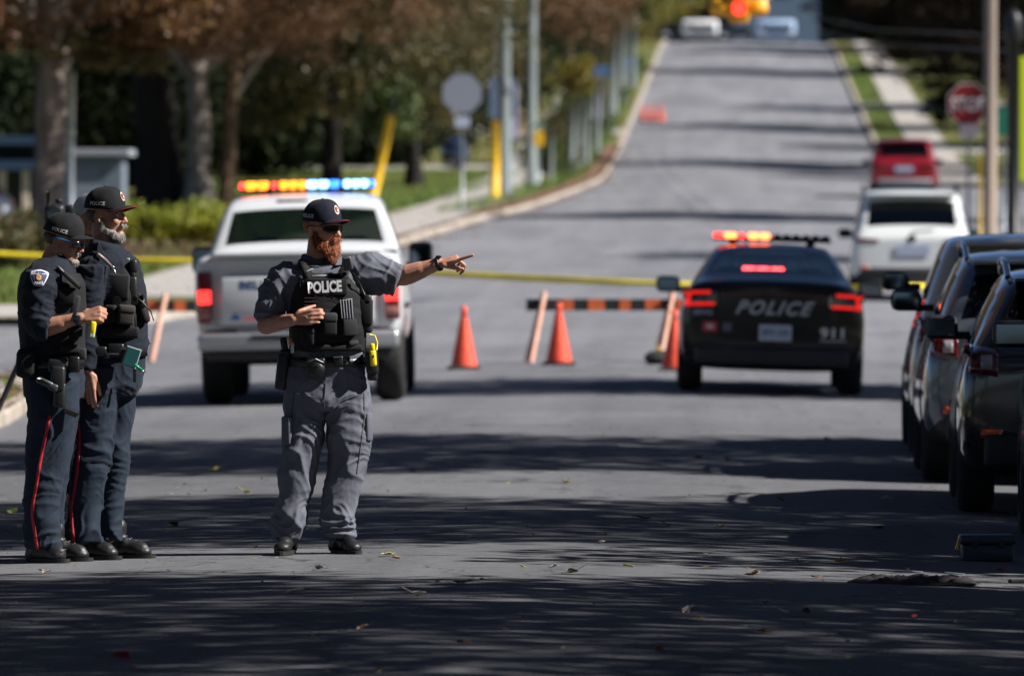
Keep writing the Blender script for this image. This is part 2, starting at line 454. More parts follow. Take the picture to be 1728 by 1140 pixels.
lawn('lawn', 118.5, 1150, eL1, -1); lawn('lawn', -30, 100, eL0, -1); lawn('lawn', -30, 167, eR0, 1); lawn('lawn', 250, 1150, eR1, 1)
def kerb(name, y0, y1, edge, side, step=3.0, gap=.006):
    ys = list(np.arange(y0, y1, 1.0))+[y1]
    mb = MB(); w = .16
    secs = []
    for y in ys:
        x = edge(y); dx = (edge(min(y+.3, y1))-edge(max(y-.3, y0)))/.6
        n = Vector((1, -dx, 0)).normalized()*side    # away from the road
        p = Vector((x, y, 0))
        a, b_ = p, p+n*w
        rag = .012*math.sin(y*1.7)+.01*math.sin(y*5.1)
        ga, gb = g(a.x, a.y), g(b_.x, b_.y)
        secs.append([(a.x, a.y, ga-.1), (a.x, a.y, ga+TOPZ-.02+rag*.4), (a.x+n.x*.02, a.y+n.y*.02, ga+TOPZ+.004), (b_.x, b_.y, gb+TOPZ+.004), (b_.x, b_.y, gb-.1)])
    vs = [v for s_ in secs for v in s_]; fs = []
    for i in range(len(secs)-1):
        for k in range(4):
            f = (i*5+k, i*5+k+1, (i+1)*5+k+1, (i+1)*5+k)
            fs.append(f if side < 0 else f[::-1])
    fs += [(0,1,2,3,4), tuple(len(vs)-1-k for k in range(5))]
    tag(mesh_of(name, vs, fs, KERB, None, False), kind='structure')
kerb('kerb', 119, 480, eL1, -1); kerb('kerb', 20, 99.5, eL0, -1); kerb('kerb', 20, 166.5, eR0, 1); kerb('kerb', 250.5, 480, eR1, 1)
# pavements: each slab of the near ones is its own piece, the far ones are one strip
def pavement(y0, y1, fa, fb, slab=1.5, near=True):
    if near:
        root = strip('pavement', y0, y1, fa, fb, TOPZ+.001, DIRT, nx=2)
        y = y0
        while y < y1-.2:
            ye = min(y+slab-.02, y1)
            vs = []; j = .004*random.random()
            for yy in (y, ye):
                for xx in (fa(yy)+.02, fb(yy)-.02): vs.append((xx, yy, g(xx, yy)+TOPZ+.02+j))
            vs += [(a, b_, c-.05) for a, b_, c in vs]
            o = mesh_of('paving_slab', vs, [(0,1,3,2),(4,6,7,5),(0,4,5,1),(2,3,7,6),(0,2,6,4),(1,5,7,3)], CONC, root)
            y += slab
    else:
        strip('pavement', y0, y1, fa, fb, TOPZ+.004, CONC, nx=3)
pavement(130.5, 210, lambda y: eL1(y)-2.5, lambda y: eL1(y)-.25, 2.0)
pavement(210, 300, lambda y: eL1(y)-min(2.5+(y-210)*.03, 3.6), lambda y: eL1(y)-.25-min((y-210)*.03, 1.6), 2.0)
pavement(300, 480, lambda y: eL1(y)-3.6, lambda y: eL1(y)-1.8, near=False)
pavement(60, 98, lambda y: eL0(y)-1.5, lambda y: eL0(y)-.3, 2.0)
pavement(60, 163, lambda y: eR0(y)+1.6, lambda y: eR0(y)+3.1, 2.0)
pavement(254, 345, cst(5.75), cst(7.1), 2.0); pavement(345, 480, cst(5.75), cst(7.1), near=False)
for (a, b_) in ((293, 301), (343, 354), (398, 406)):
    tag(strip('driveway', a, b_, cst(4.56), cst(16), TOPZ+.012, CONC, nx=6), kind='structure')
for (a, b_) in ((270, 276), (312, 318)):
    tag(strip('driveway', a, b_, cst(-16), cst(-4.6), TOPZ+.012, CONC, nx=6), kind='structure')
tag(strip('pavement', 119.2, 125.5, cst(-40), lambda y: eL1(y)-.2, TOPZ+.006, CONC, nx=6), kind='structure')
strip('kerb', 118.3, 118.7, cst(-60), cst(-9.7), TOPZ+.01, KERB, nx=6)
# bare earth along the left verge and the planting bed
strip('earth_verge', 206, 262, lambda y: eL1(y)-.75-abs(math.sin(y*.9))*.25, lambda y: eL1(y)-.17, TOPZ+.026, DIRT, nx=2)
strip('earth_verge', 262, 300, lambda y: eL1(y)-.9-abs(math.sin(y*.7))*.3, lambda y: eL1(y)-.17, TOPZ+.026, DIRT, nx=2)
strip('planting_bed', 158, 176, cst(-16), cst(-8.8), TOPZ+.03, DIRT, nx=4)
# rough grass tufts on the lawns in view
def tufts(name, n, fx, h=.07):
    vs = []; fs = []
    for i in range(n):
        x, y = fx()
        z = g(x, y)+TOPZ-.01; a = random.random()*6.28; w = .012+random.random()*.015; hh = h*(.5+random.random()); lx, ly = random.gauss(0, .4)*hh, random.gauss(0, .4)*hh
        b = len(vs)
        vs += [(x-w*math.cos(a), y-w*math.sin(a), z), (x+w*math.cos(a), y+w*math.sin(a), z), (x+lx, y+ly, z+hh)]
        fs.append((b, b+1, b+2))
    o = mesh_of(name, vs, fs, BLADE); tag(o, kind='stuff'); return o
def fxa():
    y = random.uniform(126, 270)
    e = eL1(y); return (e-2.7-random.random()**1.3*9, y)
def fxb():
    y = random.uniform(70, 99); e = eL0(y); return (e-1.6-random.random()*2.4, y)
def fxc():
    y = random.uniform(256, 420); return (random.choice([random.uniform(4.75, 5.7), random.uniform(7.2, 13)]), y)
def fxd():
    y = random.uniform(210, 420); return (eL1(y)-random.uniform(.5, 1.7), y)
tufts('grass_blades', 30000, fxa, .10); tufts('grass_blades', 4000, fxb, .08); tufts('grass_blades', 14000, fxc, .10); tufts('grass_blades', 9000, fxd, .16)
# ------------------------------------------------------------------ vegetation
def leaf_cloud(n, centers, spread, size, flat=.9, seed=1, aspect=1.7, droop=.2):
    r = np.random.default_rng(seed)
    centers = np.asarray(centers, float); k = len(centers)
    idx = r.integers(0, k, n)
    sp = np.asarray(spread)[idx] if np.ndim(spread) > 0 and len(np.shape(spread)) > 0 and np.shape(spread)[0] == k else np.full(n, float(spread))
    off = r.normal(size=(n, 3)); off[:,2] *= flat
    ln = np.linalg.norm(off, axis=1)[:, None]; off = off/ln*(r.random(n)**(1/2.2))[:, None]
    c = centers[idx]+off*sp[:, None]*1.4*np.array([1,1,flat])
    u = r.normal(size=(n, 3)); u[:,2] -= droop; u /= np.linalg.norm(u, axis=1)[:, None]
    w = r.normal(size=(n, 3)); w -= (w*u).sum(1)[:, None]*u; w /= np.linalg.norm(w, axis=1)[:, None]
    s = size*(.55+.9*r.random(n))[:, None]
    nrm = np.cross(u, w)
    v = np.empty((n, 4, 3)); v[:,0] = c-u*s*.5; v[:,1] = c+w*s*.5/aspect+nrm*s*.08; v[:,2] = c+u*s*.5; v[:,3] = c-w*s*.5/aspect+nrm*s*.08
    return v
def cloud_mesh(name, v):
    n = len(v); me = bpy.data.meshes.new(name)
    me.vertices.add(n*4); me.loops.add(n*4); me.polygons.add(n)
    me.vertices.foreach_set('co', v.reshape(-1).astype(np.float32))
    me.loops.foreach_set('vertex_index', np.arange(n*4, dtype=np.int32))
    me.polygons.foreach_set('loop_start', np.arange(0, n*4, 4, dtype=np.int32))
    me.polygons.foreach_set('loop_total', np.full(n, 4, np.int32)); me.update(calc_edges=True)
    return me
def crown_mesh(seed, rad=(5,5,4), n=12000, size=.16, clumps=60, spread=.9, shell=.55, bottom=-.8, flat=.7):
    r = np.random.default_rng(seed); cs = []
    while len(cs) < clumps:
        d = r.normal(size=3); d /= np.linalg.norm(d); q = shell+(1-shell)*r.random()
        p = d*q*(1+.22*math.sin(3*d[0]+seed)+.15*math.sin(5*d[1]+2*seed))
        if p[2] < bottom: continue
        cs.append(p*np.array(rad))
    sp = spread*(.6+.8*r.random(len(cs)))
    return cloud_mesh('crown', leaf_cloud(n, cs, sp, size, flat=flat, seed=seed+50)), cs
LV = {
 'shade': leafmat('street_leaves', [(.035,.035,.012),(.07,.05,.016),(.10,.055,.02),(.12,.075,.02)], trans=.08),
 'brown': leafmat('autumn_leaves_brown', [(.034,.030,.010),(.09,.048,.018),(.155,.066,.028),(.14,.088,.028),(.30,.11,.042)]),
 'olive': leafmat('olive_leaves', [(.022,.030,.009),(.05,.052,.014),(.08,.072,.018),(.13,.10,.03),(.13,.07,.03)]),
 'green': leafmat('green_leaves', [(.02,.04,.010),(.05,.08,.014),(.07,.10,.018),(.10,.12,.022)]),
 'dark': leafmat('dark_evergreen', [(.005,.009,.004),(.009,.016,.006),(.017,.026,.008),(.034,.042,.012)], rough=.75, trans=.08, spec=.15),
 'yellow': leafmat('yellow_leaves', [(.07,.09,.012),(.13,.13,.015),(.22,.17,.02),(.30,.16,.02)]),
 'darkbrown': leafmat('dark_copper_leaves', [(.009,.007,.005),(.018,.012,.007),(.032,.019,.010),(.026,.028,.009)], rough=.75, trans=.08, spec=.15),
 'hedge': leafmat('hedge_leaves', [(.10,.13,.012),(.17,.20,.02),(.30,.32,.03),(.38,.38,.05)], trans=.35),
}
def barkmat(name, c1, c2, sc_=3.0):
    return pmat(name, c1, .92, col2=c2, vscale=sc_, bump=1.0, bscale=7, bdist=.06, stretch=(2.2,2.2,.35), spec=.2)
BARK = barkmat('grey_bark', (.29,.25,.22), (.12,.095,.08)); BARKB = barkmat('brown_bark', (.20,.13,.075), (.085,.055,.035)); BARKD = barkmat('dark_bark', (.028,.023,.02), (.012,.010,.009))
def trunk_mesh(r0, h, lean=(0,0), limbs=5, seed=1, top=.35, spreadz=3.5, reach=3.2, flare=1.35):
    rr = random.Random(seed); mb = MB()
    pts = []; rs = []
    for i in range(9):
        t = i/8; pts.append((lean[0]*t+.10*math.sin(3.1*t+seed)*h*.1, lean[1]*t+.1*math.cos(2.3*t+seed)*h*.1, h*t-.15))
        rs.append(r0*(flare if i == 0 else 1.0)*(1-(1-top)*t)*(1+.07*rr.uniform(-1,1)))
    mb.tube(pts, rs, 14)
    for k in range(limbs):
        t = .45+.55*(k+.5)/limbs; a = 2.4*k+seed; b = Vector(pts[min(8, int(t*8))]); L = reach*(.7+.6*rr.random())
        e = b+Vector((math.cos(a)*L, math.sin(a)*L, spreadz*(.5+.6*rr.random())))
        m1 = b.lerp(e, .35)+Vector((0,0,.35)); m2 = b.lerp(e, .7)+Vector((rr.uniform(-.3,.3), rr.uniform(-.3,.3), .2))
        r1 = r0*(.34+.25*rr.random())
        mb.tube([b, m1, m2, e], [r1, r1*.75, r1*.5, r1*.2], 8)
        for j in range(3):
            s = b.lerp(e, .45+.15*j); e2 = s+Vector((rr.uniform(-1,1), rr.uniform(-1,1), rr.uniform(-.1,1)))*reach*.5
            mb.tube([s, s.lerp(e2, .5)+Vector((0,0,.12)), e2], [r1*.4, r1*.25, r1*.08], 6)
    me = mb.raw('trunk')
    me = eval_mods(me, [('SUBSURF', dict(levels=1, render_levels=1))])
    co = coords(me); no = normals(me)
    co += no*(pn(co*np.array([5,5,1.1])+seed)*.06*r0/.4)[:, None]+no*(pn(co*1.3+seed)*.08*r0/.4)[:, None]
    set_coords(me, co); return me
CROWNS = {}
def crown_variant(key, **kw):
    if key not in CROWNS: CROWNS[key] = crown_mesh(**kw)[0]
    return CROWNS[key]
def tree(name, label, x, y, trunk, crowns, bark, cat='tree', group=None, z=None, rz=0.):
    t = thing(name, label, cat, (x, y, (g(x, y)+TOPZ-.02) if z is None else z), (0,0,rz), group)
    for tm, off, bk in ([(trunk, (0,0,0), bark)] if not isinstance(trunk, list) else trunk):
        o = bpy.data.objects.new('trunk', tm); C.objects.link(o); o.parent = t; o.location = off
        if not tm.materials: tm.materials.append(bk)
        o.material_slots[0].link = 'OBJECT'; o.material_slots[0].material = bk
        tm.polygons.foreach_set('use_smooth', [True]*len(tm.polygons))
    for cm, off, s, mt in crowns:
        o = bpy.data.objects.new('crown', cm); C.objects.link(o); o.parent = t; o.location = off; o.scale = s if isinstance(s, (tuple, list)) else (s, s, s); o.rotation_euler = (0,0,off[0]*1.7+off[1])
        if not cm.materials: cm.materials.append(mt)
        o.material_slots[0].link = 'OBJECT'; o.material_slots[0].material = mt
    return t
def XatD(px, D): return P(px, 400, D).x

cA = crown_variant('a', seed=1, rad=(5.5,5.5,4.2), n=17000, size=.19, clumps=85, spread=1.0, bottom=-.75)
cB = crown_variant('b', seed=2, rad=(4.5,4.5,4.0), n=14000, size=.17, clumps=70, spread=.9, bottom=-.9)
cC = crown_variant('c', seed=5, rad=(3.2,3.2,3.6), n=13000, size=.15, clumps=60, spread=.8, bottom=-1)
cD = crown_variant('d', seed=8, rad=(3.4,3.4,4.6), n=15000, size=.24, clumps=60, spread=1.1, bottom=-1)
cS = crown_variant('s', seed=11, rad=(.8,.8,.8), n=2600, size=.13, clumps=22, spread=.3, bottom=-1)
# the shade casters stand on the right-hand verge beside the camera and the parked cars
tk1 = trunk_mesh(.30, 6.5, (.2,.1), 6, 3); tk2 = trunk_mesh(.26, 6.0, (-.2,.1), 6, 9); tk3 = trunk_mesh(.20, 5.5, (.1,-.1), 5, 4)
ORD = ['leftmost','second','third','fourth','fifth','sixth','seventh','eighth','ninth','tenth','eleventh','twelfth','rightmost']
cX = crown_variant('x', seed=21, rad=(5.6,4.4,3.8), n=14000, size=.20, clumps=64, spread=.95, bottom=-.8, flat=.45)
cY = crown_variant('y', seed=31, rad=(6.2,5.0,3.9), n=17000, size=.20, clumps=72, spread=1.0, bottom=-.8, flat=.45)
sgrp = 'street trees shading the near road from the right verge'
slab = 'broad street tree on the right verge shading the near road'
for (x, y, tk, cr, s) in ((9.6, 35.6, tk1, cY, (1.2,.98,1.1)), (9.4, 28.4, tk2, cY, (1.2,.95,1.1)), (9.6, 47.9, tk2, cY, (1.2,.93,1.1)), (9.8, 62.0, tk1, cY, (1.2,1.15,1.1)), (10.2, 85.9, tk3, cX, (1.1,.74,1))):
    t = tree('street_tree', slab, x, y, tk, [], BARK, group=sgrp)
    o = bpy.data.objects.new('crown', cr); C.objects.link(o); o.parent = t; o.location = (0,0,9.9); o.scale = s
    if not cr.materials: cr.materials.append(LV['green'])
    o.material_slots[0].link = 'OBJECT'; o.material_slots[0].material = LV['shade']
    if 35 < y < 36 or 47 < y < 48.5:
        lb = bpy.data.objects.new('crown', cS); C.objects.link(lb); lb.parent = t; lb.location = (-3.1,4.2,5.0) if y < 40 else (-2.2,-4.4,5.0); lb.scale = (2.4,1.5,1.1) if y < 40 else (2.6,1.7,1.2)
        if not cS.materials: cS.materials.append(LV['green'])
        lb.material_slots[0].link = 'OBJECT'; lb.material_slots[0].material = LV['shade']
    o2 = o.copy(); C.objects.link(o2); o2.rotation_euler = (0,0,math.pi); o2.location = (0,0,9.5); o2.scale = (s[0]*.92, s[1]*.94, s[2]*.95)
for i, (x, y, s) in enumerate(((-11,12,1.1),(-12,26,1.2),(-11.5,40,1.1),(-12.5,54,1.2),(-13,69,1.1),(-14,86,1.0),(-9,-8,1.2),(9.5,4,1.1),(2,-24,1.3),(-10,-22,1.2),(13,-20,1.2))):  # unseen trees added to cut sky fill; some crowns reach over the road
    tree('street_tree', 'tall unseen tree added outside the left and rear of the picture to block sky light', x, y, tk1, [(cY, (0,0,9.0), (1.2*s,1.25*s,1.25*s), LV['brown']), (cX, (-.5,0,5.5), (1.1*s,1.3*s,.8*s), LV['olive'])]+([(cY, (7.3,0,12.6), (1.08,1.35,.68), LV['shade'])] if x < -10 and 0 < y < 66 else []), BARK, group='trees added outside the picture to block sky light')
for i, (x, y) in enumerate(((20,8),(20,24),(20,40),(21,56),(20,72),(20,90),(21,106),(19,122))):  # unseen dense row added to screen off low sky light from the right
    tree('sky_block_tree', 'low dense unseen tree added beyond the right edge to block low sky light', x, y, tk3, [(cX, (0,0,5.2), (1.1,1.9,1.15), LV['dark'])], BARKD, group='trees added beyond the right edge to block low sky light')

# left side, in view
tA = trunk_mesh(.36, 5.2, (.12,.2), 0, 12, top=.8, flare=1.25)
mbA = MB()
for e, r_ in (((-1.1,.2,8.5), .22), ((1.0,0,8.6), .2), ((.2,1.0,8.8), .2), ((-1.5,-.5,6.4), .09), ((1.9,-.6,6.0), .08), ((-.8,-1.0,6.1), .06)):
    b = Vector((.12,.2,3.7)); e = Vector(e); mbA.tube([b, b.lerp(e,.4)+Vector((0,0,.25)), e], [r_*1.25, r_, r_*.4], 8)
tree('maple_tree', 'big grey-barked maple behind the two officers on the left', XatD(78, 162), 162,
     [(tA, (0,0,0), BARK), (eval_mods(mbA.raw(), [('SUBSURF', dict(levels=1))]), (0,0,0), BARK)],
     [(cA, (0,0,8.6), (1.15,1.15,1.15), LV['brown']), (cS, (-1.5,-3,4.55), (1.5,1.2,1.0), LV['brown']), (cS, (2.4,-2.5,4.5), (1.9,1.2,1.0), LV['brown']), (cS, (1.3,-2.2,3.9), (1.0,1.2,.7), LV['olive']), (cB, (2.0,-2,5.2), (.42,.42,.36), LV['brown']), (cB, (3.8,-1,5.05), (.42,.42,.36), LV['brown']), (cB, (5.6,-2,5.25), (.42,.42,.34), LV['brown']), (cB, (7.3,-1,5.2), (.40,.42,.32), LV['olive']), (cB, (-2.2,-2,5.0), (.42,.42,.36), LV['brown'])], BARK)
tB = trunk_mesh(.33, 7, (-.25,0), 5, 6, top=.6); tB2 = trunk_mesh(.19, 7, (.5,0), 3, 7, top=.6); tB3 = trunk_mesh(.62, 7, (-.4,.3), 4, 16, top=.6)
tree('maple_tree', 'twin-stemmed maple with grey and brown stems behind the bushes', XatD(337, 205), 205, [(tB, (0,0,0), BARK), (tB2, (.50,.1,0), BARKB), (eval_mods(MB().tube([(-.1,-.2,3.6),(.7,-.5,5.4),(1.2,-.5,7.6)], [.26,.2,.1], 10).tube([(.6,.2,2.6),(1.7,.0,4.3),(3.1,-.2,5.2)], [.13,.10,.05], 8).tube([(-.2,0,3.4),(-1.3,-.3,5.0),(-2.4,-.4,6.4)], [.2,.14,.06], 8).raw(), [('SUBSURF', dict(levels=1))]), (0,0,0), BARK)],
     [(cA, (.5,0,9.2), (1.2,1.1,1.1), LV['brown']), (cB, (4.8,-1,7.6), (.8,.8,.8), LV['brown']), (cS, (-.8,-3,5.6), (2.2,1.5,1.3), LV['brown']), (cS, (2.5,-4,4.9), (2.0,1.5,1.2), LV['olive']), (cB, (-1.8,-5,5.8), (.50,.5,.42), LV['brown']), (cB, (1.6,-5,5.7), (.5,.5,.40), LV['brown']), (cB, (3.9,-4,5.9), (.55,.5,.45), LV['brown'])], BARK)
tree('maple_tree', 'thick dark trunk in deep shade left of the twin-stemmed maple', XatD(277, 205.8), 205.8, tB3,
     [(cA, (-2.5,4,8.4), (1.1,1.1,1.0), LV['brown'])], BARKD)
tree('drooping_tree', 'olive tree whose boughs droop behind the pickup roof', XatD(560, 232), 232, tk1,
     [(cC, (0,0,5.4), (1.15,1.1,1.0), LV['olive']), (cB, (1,2,9.4), (1.1,1,1), LV['brown']), (cB, (-1.5,-6,6.2), (.62,.5,.5), LV['brown']), (cB, (1.8,-5,6.2), (.6,.5,.45), LV['brown']), (cS, (-1.2,-1.6,2.5), (1.4,1,1.2), LV['olive']), (cS, (1.7,-1.4,2.3), (1.3,1,1.2), LV['green'])], BARKD)
tree('drooping_tree', 'olive tree behind the back of the left stop sign', XatD(700, 246), 246, tk2,
     [(cC, (0,0,4.8), (.95,1,1.05), LV['olive']), (cB, (.8,2,9.6), (1.0,1,1), LV['brown'])], BARKD)
tree('copper_tree', 'reddish brown tree above the two tall utility poles', XatD(870, 315), 315, tk1,
     [(cB, (-.5,0,6.6), (1,1,.85), LV['brown']), (cA, (-1,0,10.6), (.9,.9,.8), LV['brown'])], BARKB)
tree('copper_tree', 'reddish brown tree overhanging the row of pale posts', XatD(965, 345), 345, tk2,
     [(cB, (.3,0,5.4), (.75,.8,.62), LV['brown']), (cA, (-.5,2,9.0), (.85,.9,.8), LV['brown'])], BARKB)
tree('golden_tree', 'olive and golden tree at the left edge of the far road', XatD(1062, 415), 415, tk3,
     [(cC, (.1,0,3.6), (.85,.9,.9), LV['yellow']), (cC, (-.6,3,7.4), (1.0,1,.9), LV['olive'])], BARKB)
tree('young_tree', 'small bright green young tree among the pale posts', XatD(975, 300), 300, trunk_mesh(.05, 2.2, (0,0), 2, 2, spreadz=.5, reach=.5), [(cS, (0,0,2.45), (.95,.95,1.0), LV['yellow'])], BARKB)
# dark belt of evergreens behind
bi = 0
blab = ['dark evergreen in the belt of trees behind the left lawns']
for (px, D, s) in ((-90,232,1.0),(30,250,1.2),(150,262,1.15),(235,244,1.0),(340,270,1.2),(440,258,1.1),(530,280,1.2),(620,275,1.15),(700,300,1.2),(770,330,1.2),(850,350,1.1),(930,385,1.1),(1010,440,1.1)):
    tree('evergreen_tree', ORD[bi]+' dark evergreen of the belt behind the left lawns', XatD(px, D), D, tk3, [(cD, (0,0,4.0), (s*1.1, s*.9, s), LV['dark']), (cD, (1,1,9.5), (s*1.1, s, s*.9), LV['darkbrown' if bi%2 else 'dark'])], BARKD, group='evergreens behind the left lawns'); bi += 1
# shrubs between the posts and the left pavement
for i, (px, D, s) in enumerate(((915,256,.8),(938,266,1.0),(955,276,.9),(985,292,1.1),(1002,306,1.2),(1016,324,1.1),(1030,345,1.2),(1040,368,1.2),(1052,392,1.2))):
    xx = eL1(D)-1.55-.25*(i % 2)
    tree('verge_shrub', ['nearest','second','third','fourth','fifth','sixth','seventh','eighth','farthest'][i]+' of the rough shrubs behind the pale posts on the left verge', xx, D, trunk_mesh(.04, .5, (0,0), 2, 2+i, spreadz=.3, reach=.3), [(cS, (0,0,.75*s), (.85*s,.9*s,1.0*s), LV['olive' if i % 2 else 'green'])], BARKB, cat='shrub', group='shrubs along the left verge')
# right side
tree('overhanging_tree', 'dark leafy tree overhanging the right side above the parked cars', 9.0, 206, tk1, [(cA, (.2,0,8.6), (1.05,1,.95), LV['darkbrown']), (cB, (-1.0,-2,7.0), (.8,.7,.55), LV['dark']), (cY, (-1.6,-2,5.6), (.78,.8,.62), LV['darkbrown'])], BARKD)
tree('overhanging_tree', 'dark copper tree over the right pavement beyond the stop sign', 10.5, 276, tk2, [(cA, (0,0,6.6), (1.05,1,1), LV['darkbrown']), (cY, (-1.0,2,11.0), (1.15,.85,.8), LV['darkbrown']), (cY, (-1.7,-2,4.1), (.8,.75,.62), LV['darkbrown']), (cS, (-2.2,-3,4.0), (1.2,1,.8), LV['green'])], BARKD)
tree('overhanging_tree', 'dark tree whose low branches shade the stop sign', 9.2, 161, tk1, [(cC, (0,0,6.4), (1.15,1.1,.9), LV['darkbrown'])], BARKD)
tree('overhanging_tree', 'dark tree shading the second driveway on the right', 10.0, 322, tk1, [(cY, (-1.2,-2,3.5), (.72,.75,.55), LV['darkbrown']), (cA, (0,0,6.5), (1.1,1,1.05), LV['darkbrown'])], BARKD)
tree('overhanging_tree', 'dark tree shading the far right verge', 9.2, 398, tk2, [(cA, (0,0,6.2), (1.1,.7,1.0), LV['darkbrown']), (cY, (-1.0,1,10.8), (1.15,.8,.8), LV['darkbrown']), (cY, (-1.7,-2,3.4), (.68,.75,.55), LV['darkbrown']), (cC, (-1,3,2.6), (.8,1,.7), LV['dark'])], BARKD)
tree('overhanging_tree', 'dark tree at the crest on the right side of the road', 8.4, 446, tk1, [(cY, (-1.2,-2,3.4), (.68,.75,.6), LV['darkbrown']), (cA, (0,0,5.0), (1.05,1,1), LV['darkbrown']), (cC, (-.5,-2,2.2), (1,1,.8), LV['dark'])], BARKD)
tree('round_shrub', 'dark round shrub beside the right pavement', XatD(1592, 322), 322, trunk_mesh(.05, .6, (0,0), 2, 2, spreadz=.3, reach=.3), [(cS, (0,0,.8), (.75,.8,1.0), LV['dark'])], BARKD, cat='shrub')
for i, (x, D, s) in enumerate(((17,262,1.0),(18.5,300,1.1),(17,345,1.2),(14,395,1.1),(13.5,432,1.1),(12,486,1.1))):
    tree('evergreen_tree', ['nearest','second nearest','third nearest','fourth nearest','fifth nearest','farthest'][i]+' dark evergreen of the belt behind the right pavement', x, D, tk3, [(cD, (0,0,3.8), (s*1.1, s, s), LV['dark']), (cD, (0,0,9), (s*1.1, s, s*.9), LV['dark'])], BARKD, group='evergreens behind the right pavement')
for i, (x, D, s) in enumerate(((-24,530,1.2),(-18,548,1.2),(-12,540,1.1),(-5.5,556,1.1),(1,566,1.2),(7.5,550,1.2),(14,545,1.1),(20,560,1.1),(26,540,1.1))):
    tree('evergreen_tree', (ORD[i] if i < 8 else 'rightmost')+' of the dark trees closing the view behind the crest', x, D, tk3, [(cD, (0,0,4.0), (s*1.15, s, s), LV['dark']), (cD, (.5,0,9.5), (s*1.15, s, s*.9), LV['dark'])], BARKD, group='trees behind the crest')
# bushes in the planting bed
bush, _ = crown_mesh(40, rad=(.62,.5,.42), n=2600, size=.10, clumps=26, spread=.2, shell=.3, bottom=-.7)
for i, px in enumerate((206, 236, 268, 300, 334, 366)):
    D = 168+2.2*math.sin(i*2.1)
    t = thing('golden_bush', ['leftmost','second','third','fourth','fifth','rightmost'][i]+' from the left of the yellow-green bushes behind the officers', 'bush', (XatD(px, D), D, g(XatD(px, D), D)+TOPZ), (0,0,i*1.1), 'yellow-green bushes in the planting bed')
    mbk = MB()
    for k in range(5): mbk.tube([(0,0,0), (.12*math.cos(k*1.26), .12*math.sin(k*1.26), .25), (.3*math.cos(k*1.26), .3*math.sin(k*1.26), .55)], [.02,.015,.006], 5)
    mbk.build('stem', BARKB, t)
    o = bpy.data.objects.new('foliage', bush); C.objects.link(o); o.parent = t; o.location = (0,0,.50); o.scale = (1,1,.95+.25*math.sin(i*3))
    if not bush.materials: bush.materials.append(LV['hedge'])
ub, _ = crown_mesh(44, rad=(.8,.6,.5), n=2200, size=.12, clumps=24, spread=.25, shell=.3, bottom=-.6)
for px, D in ((5, 150), (48, 154), (-30, 152)):
    t = thing('low_bush', {5:'middle',48:'rightmost',-30:'leftmost'}[px]+' of the olive bushes by the tape at the far left', 'bush', (XatD(px, D), D, g(XatD(px, D), D)+TOPZ), (0,0,px), 'olive bushes at the far left')
    o = bpy.data.objects.new('foliage', ub); C.objects.link(o); o.parent = t; o.location = (0,0,.35)
    if not ub.materials: ub.materials.append(LV['olive'])
# ------------------------------------------------------------------ poles, signs, street furniture
POLEW = pmat('weathered_pole_wood', (.19,.22,.21), .9, col2=(.10,.12,.125), vscale=3, bump=.7, bscale=9, bdist=.02, stretch=(3,3,.15))
POLEB = pmat('brown_pole_wood', (.27,.215,.17), .9, col2=(.17,.135,.11), vscale=3, bump=.7, bscale=9, bdist=.02, stretch=(3,3,.15))
STEEL = pmat('galvanised_steel', (.24,.26,.28), .45, .7, var=.15, vscale=10)
YEL = pmat('yellow_plastic', (.78,.47,.015), .45, var=.08, vscale=6)
BLK = pmat('black_plastic', (.012,.012,.014), .45, spec=.4)
WHT = pmat('white_paint', (.78,.78,.76), .5)
def upole(px, D, r_, h, label, mat=POLEW, top=.8, cat='utility pole', name='utility_pole', arm=True):
    p = onground(px, D, TOPZ-.02)
    t = thing(name, label, cat, p)
    MB().tube([(0,0,-.2),(0,0,h*.5),(0.03,0,h)], [r_, r_*(1+top)/2, r_*top], 16).build('shaft', mat, t, True)
    if arm:
        a = MB().box((0,0,h-.6), (2.2,.1,.12), bev=.01); a.build('crossarm', mat, t)
        for x in (-.95,-.35,.35,.95): MB().lathe([(.02,0),(.05,.02),(.03,.06),(.05,.1),(.02,.14)], 10, c=(x,0,h-.54)).build('insulator', WHT, t, True)
    return t
u1 = upole(852, 229, .165, 10.5, 'darker utility pole with the yellow guard at its foot')
for z in (2.8, 5.75): MB().lathe([(.19,0),(.2,.05),(.2,.3),(.19,.35)], 16, c=(0,0,z)).build('metal_band', STEEL, u1, True)
u2 = upole(897, 243, .165, 10.5, 'pale weathered utility pole right of the yellow guard')
t = thing('guy_guard', 'upright yellow guy-wire guard at the foot of the utility pole', 'guy guard', onground(835, 227, TOPZ-.02))
MB().tube([(0,0,0),(0.02,0,2.1)], [.13,.10], 12).build('guard_tube', YEL, t, True); MB().tube([(0,0,2.05),(.06,.0,9)], .012, 6).build('wire', STEEL, t)
p0 = P(622, 345, 213); p1 = P(660, 198, 213); gz = onground(622, 213)
t = thing('guy_guard', 'leaning yellow guy-wire guard behind the pickup roof', 'guy guard', gz)
MB().tube([(0,0,0), (p1.x-gz.x, 0, p1.z-gz.z)], [.12,.105], 12).build('guard_tube', YEL, t, True)
MB().tube([(p1.x-gz.x, 0, p1.z-gz.z), ((p1.x-gz.x)*4, 0, (p1.z-gz.z)*4)], .005, 6).build('wire', STEEL, t)
